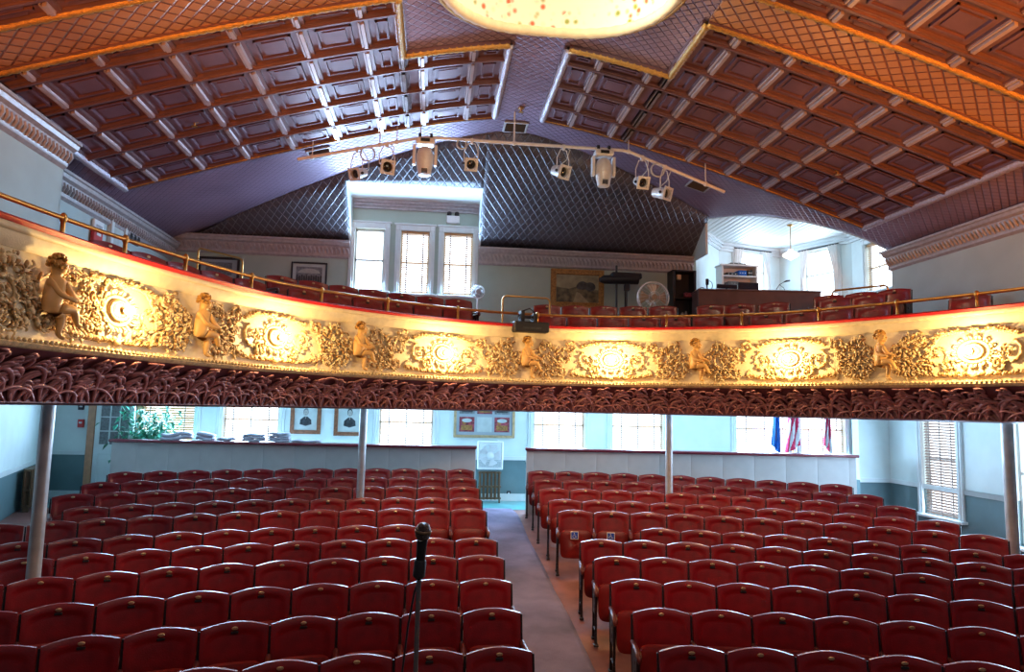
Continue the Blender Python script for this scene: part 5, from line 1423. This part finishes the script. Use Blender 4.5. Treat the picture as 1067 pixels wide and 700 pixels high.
# pendant in the alcove
p = at_Y(824, 266, 14.9)
e = empty('pendant_lamp', (p.x, 14.9, AZ1), 0, 'schoolhouse glass pendant lamp hanging in the alcove', 'lamp')
dz = p.z-AZ1
MB().lathe([(.07, 0), (.07, -.02), (.02, -.04)], n=16).build('canopy', M['brass'], e, smooth=40); MB().cyl((0, 0, -.02), (0, 0, dz+.12), .009, 8).build('rod', M['brass'], e)
MB().lathe([(.05, dz+.13), (.055, dz+.10), (.17, dz+.03), (.18, dz), (.14, dz-.04), (.06, dz-.08), (.025, dz-.10), (0, dz-.13)], n=20).build('lamp_shade', M['globe'], e, smooth=True)
light('pendant_glow', 'POINT', (p.x, 14.9, p.z-.25), 6, (1, .85, .65), .1)
# upper left wall: doorway, exit device
def on_left(px, py): return at_X(px, py, XL)
a = on_left(115, 240); c = on_left(127, 240)
y0, y1 = a.y, c.y; zt = on_left(121, 229).z
e = empty('lit_doorway', (XL+.02, (y0+y1)/2, 4.2), 0, 'pale yellow door leaf on the upper left wall', 'door')
MB().rbox((0, 0, (zt-4.2)/2), (.04, abs(y1-y0), zt-4.2), .005).build('door_leaf', M['jamb'] if 0 else M['paper'], e)
b = MB(); w2 = abs(y1-y0)/2
for s in (-1, 1): b.rbox((.01, s*(w2+.05), (zt-4.2)/2), (.08, .1, zt-4.2+.1), .006)
b.rbox((.01, 0, zt-4.2+.05), (.08, w2*2+.2, .1), .006); b.build('door_frame', M['trim'], e)
MB().cyl((.05, w2-.05, .9), (.07, w2-.05, 1.25), .012, 8).build('handle', M['brass'], e)
a = on_left(131, 246); c = on_left(143, 246); t = on_left(137, 238).z; s_ = on_left(137, 254).z
e = empty('wall_frame', (XL+.02, (a.y+c.y)/2, (t+s_)/2), 0, 'dark window-like frame between the pale door and the rear corner', 'picture'); MB().rbox((0, 0, 0), (.05, abs(c.y-a.y), abs(t-s_)), .006).build('picture_frame', M['photo_mid'], e)
b = MB(); [b.bx(.025, .03, -abs(c.y-a.y)/2+.08+i*abs(c.y-a.y)/3, -abs(c.y-a.y)/2+.02+(i+1)*abs(c.y-a.y)/3, -abs(t-s_)*.4, abs(t-s_)*.4) for i in range(3)]; b.build('pane', M['black'], e)
a = on_left(98, 246); z2 = on_left(98, 238)
e = empty('fire_alarm', (XL+.04, a.y, a.z), 0, 'red alarm box under a white panel on the upper left wall', 'alarm'); MB().rbox((0, 0, 0), (.06, .30, .22), .01).build('case', M['red'], e); MB().rbox((.035, 0, .03), (.01, .14, .05), .003).build('cover', M['white'], e)
a = on_left(100, 236)
e = empty('wall_panel', (XL+.03, a.y, a.z), 0, 'white box above the red alarm on the upper left wall', 'panel'); MB().rbox((0, 0, 0), (.05, .34, .2), .01).build('case', M['white'], e); MB().bx(.025, .03, -.1, .1, -.02, .02).build('slot', M['cornice'], e)
# ------------------------------------------------------------------ light
w = bpy.data.worlds.new('world'); SC.world = w; w.use_nodes = True
bg = w.node_tree.nodes['Background']; bg.inputs[0].default_value = (.55, .62, .85, 1); bg.inputs[1].default_value = .09
# dome cove lamps
light('dome_cove_glow', 'POINT', (XC-.7, DY-.3, 7.75), 44, (1, .86, .62), .15); light('dome_cove_glow', 'POINT', (XC+.7, DY+.3, 7.75), 44, (1, .86, .62), .15)
# house lights of the stage arch, aimed at ceiling and seats
light('stage_arch_light', 'SPOT', (5.6, 2.0, 4.0), 2600, (1, .27, .03), .25, (6.9, 5.6, 6.8), spot=1.35)
light('stage_arch_light', 'SPOT', (-2.4, 2.0, 4.0), 1700, (1, .27, .03), .25, (-2.8, 5.6, 7.0), spot=1.3)
light('stage_wash', 'AREA', (1.5, .5, 6.0), 70, (1, .75, .62), 3.0, (1.5, 9, .5), 1.0)
light('house_spot', 'SPOT', (1.2, 1.0, 6.5), 800, (1, .55, .32), .2, (2.2, 10.8, .8), spot=.75)
SC.view_settings.view_transform = 'Standard'; SC.view_settings.look = 'None'; SC.view_settings.gamma = 1; SC.view_settings.exposure = 0
SC.view_settings.use_curve_mapping = False
SC.cycles.use_denoising = True
SC.cycles.max_bounces = 6; SC.cycles.diffuse_bounces = 3; SC.cycles.glossy_bounces = 3
SC.cycles.sample_clamp_indirect = 6
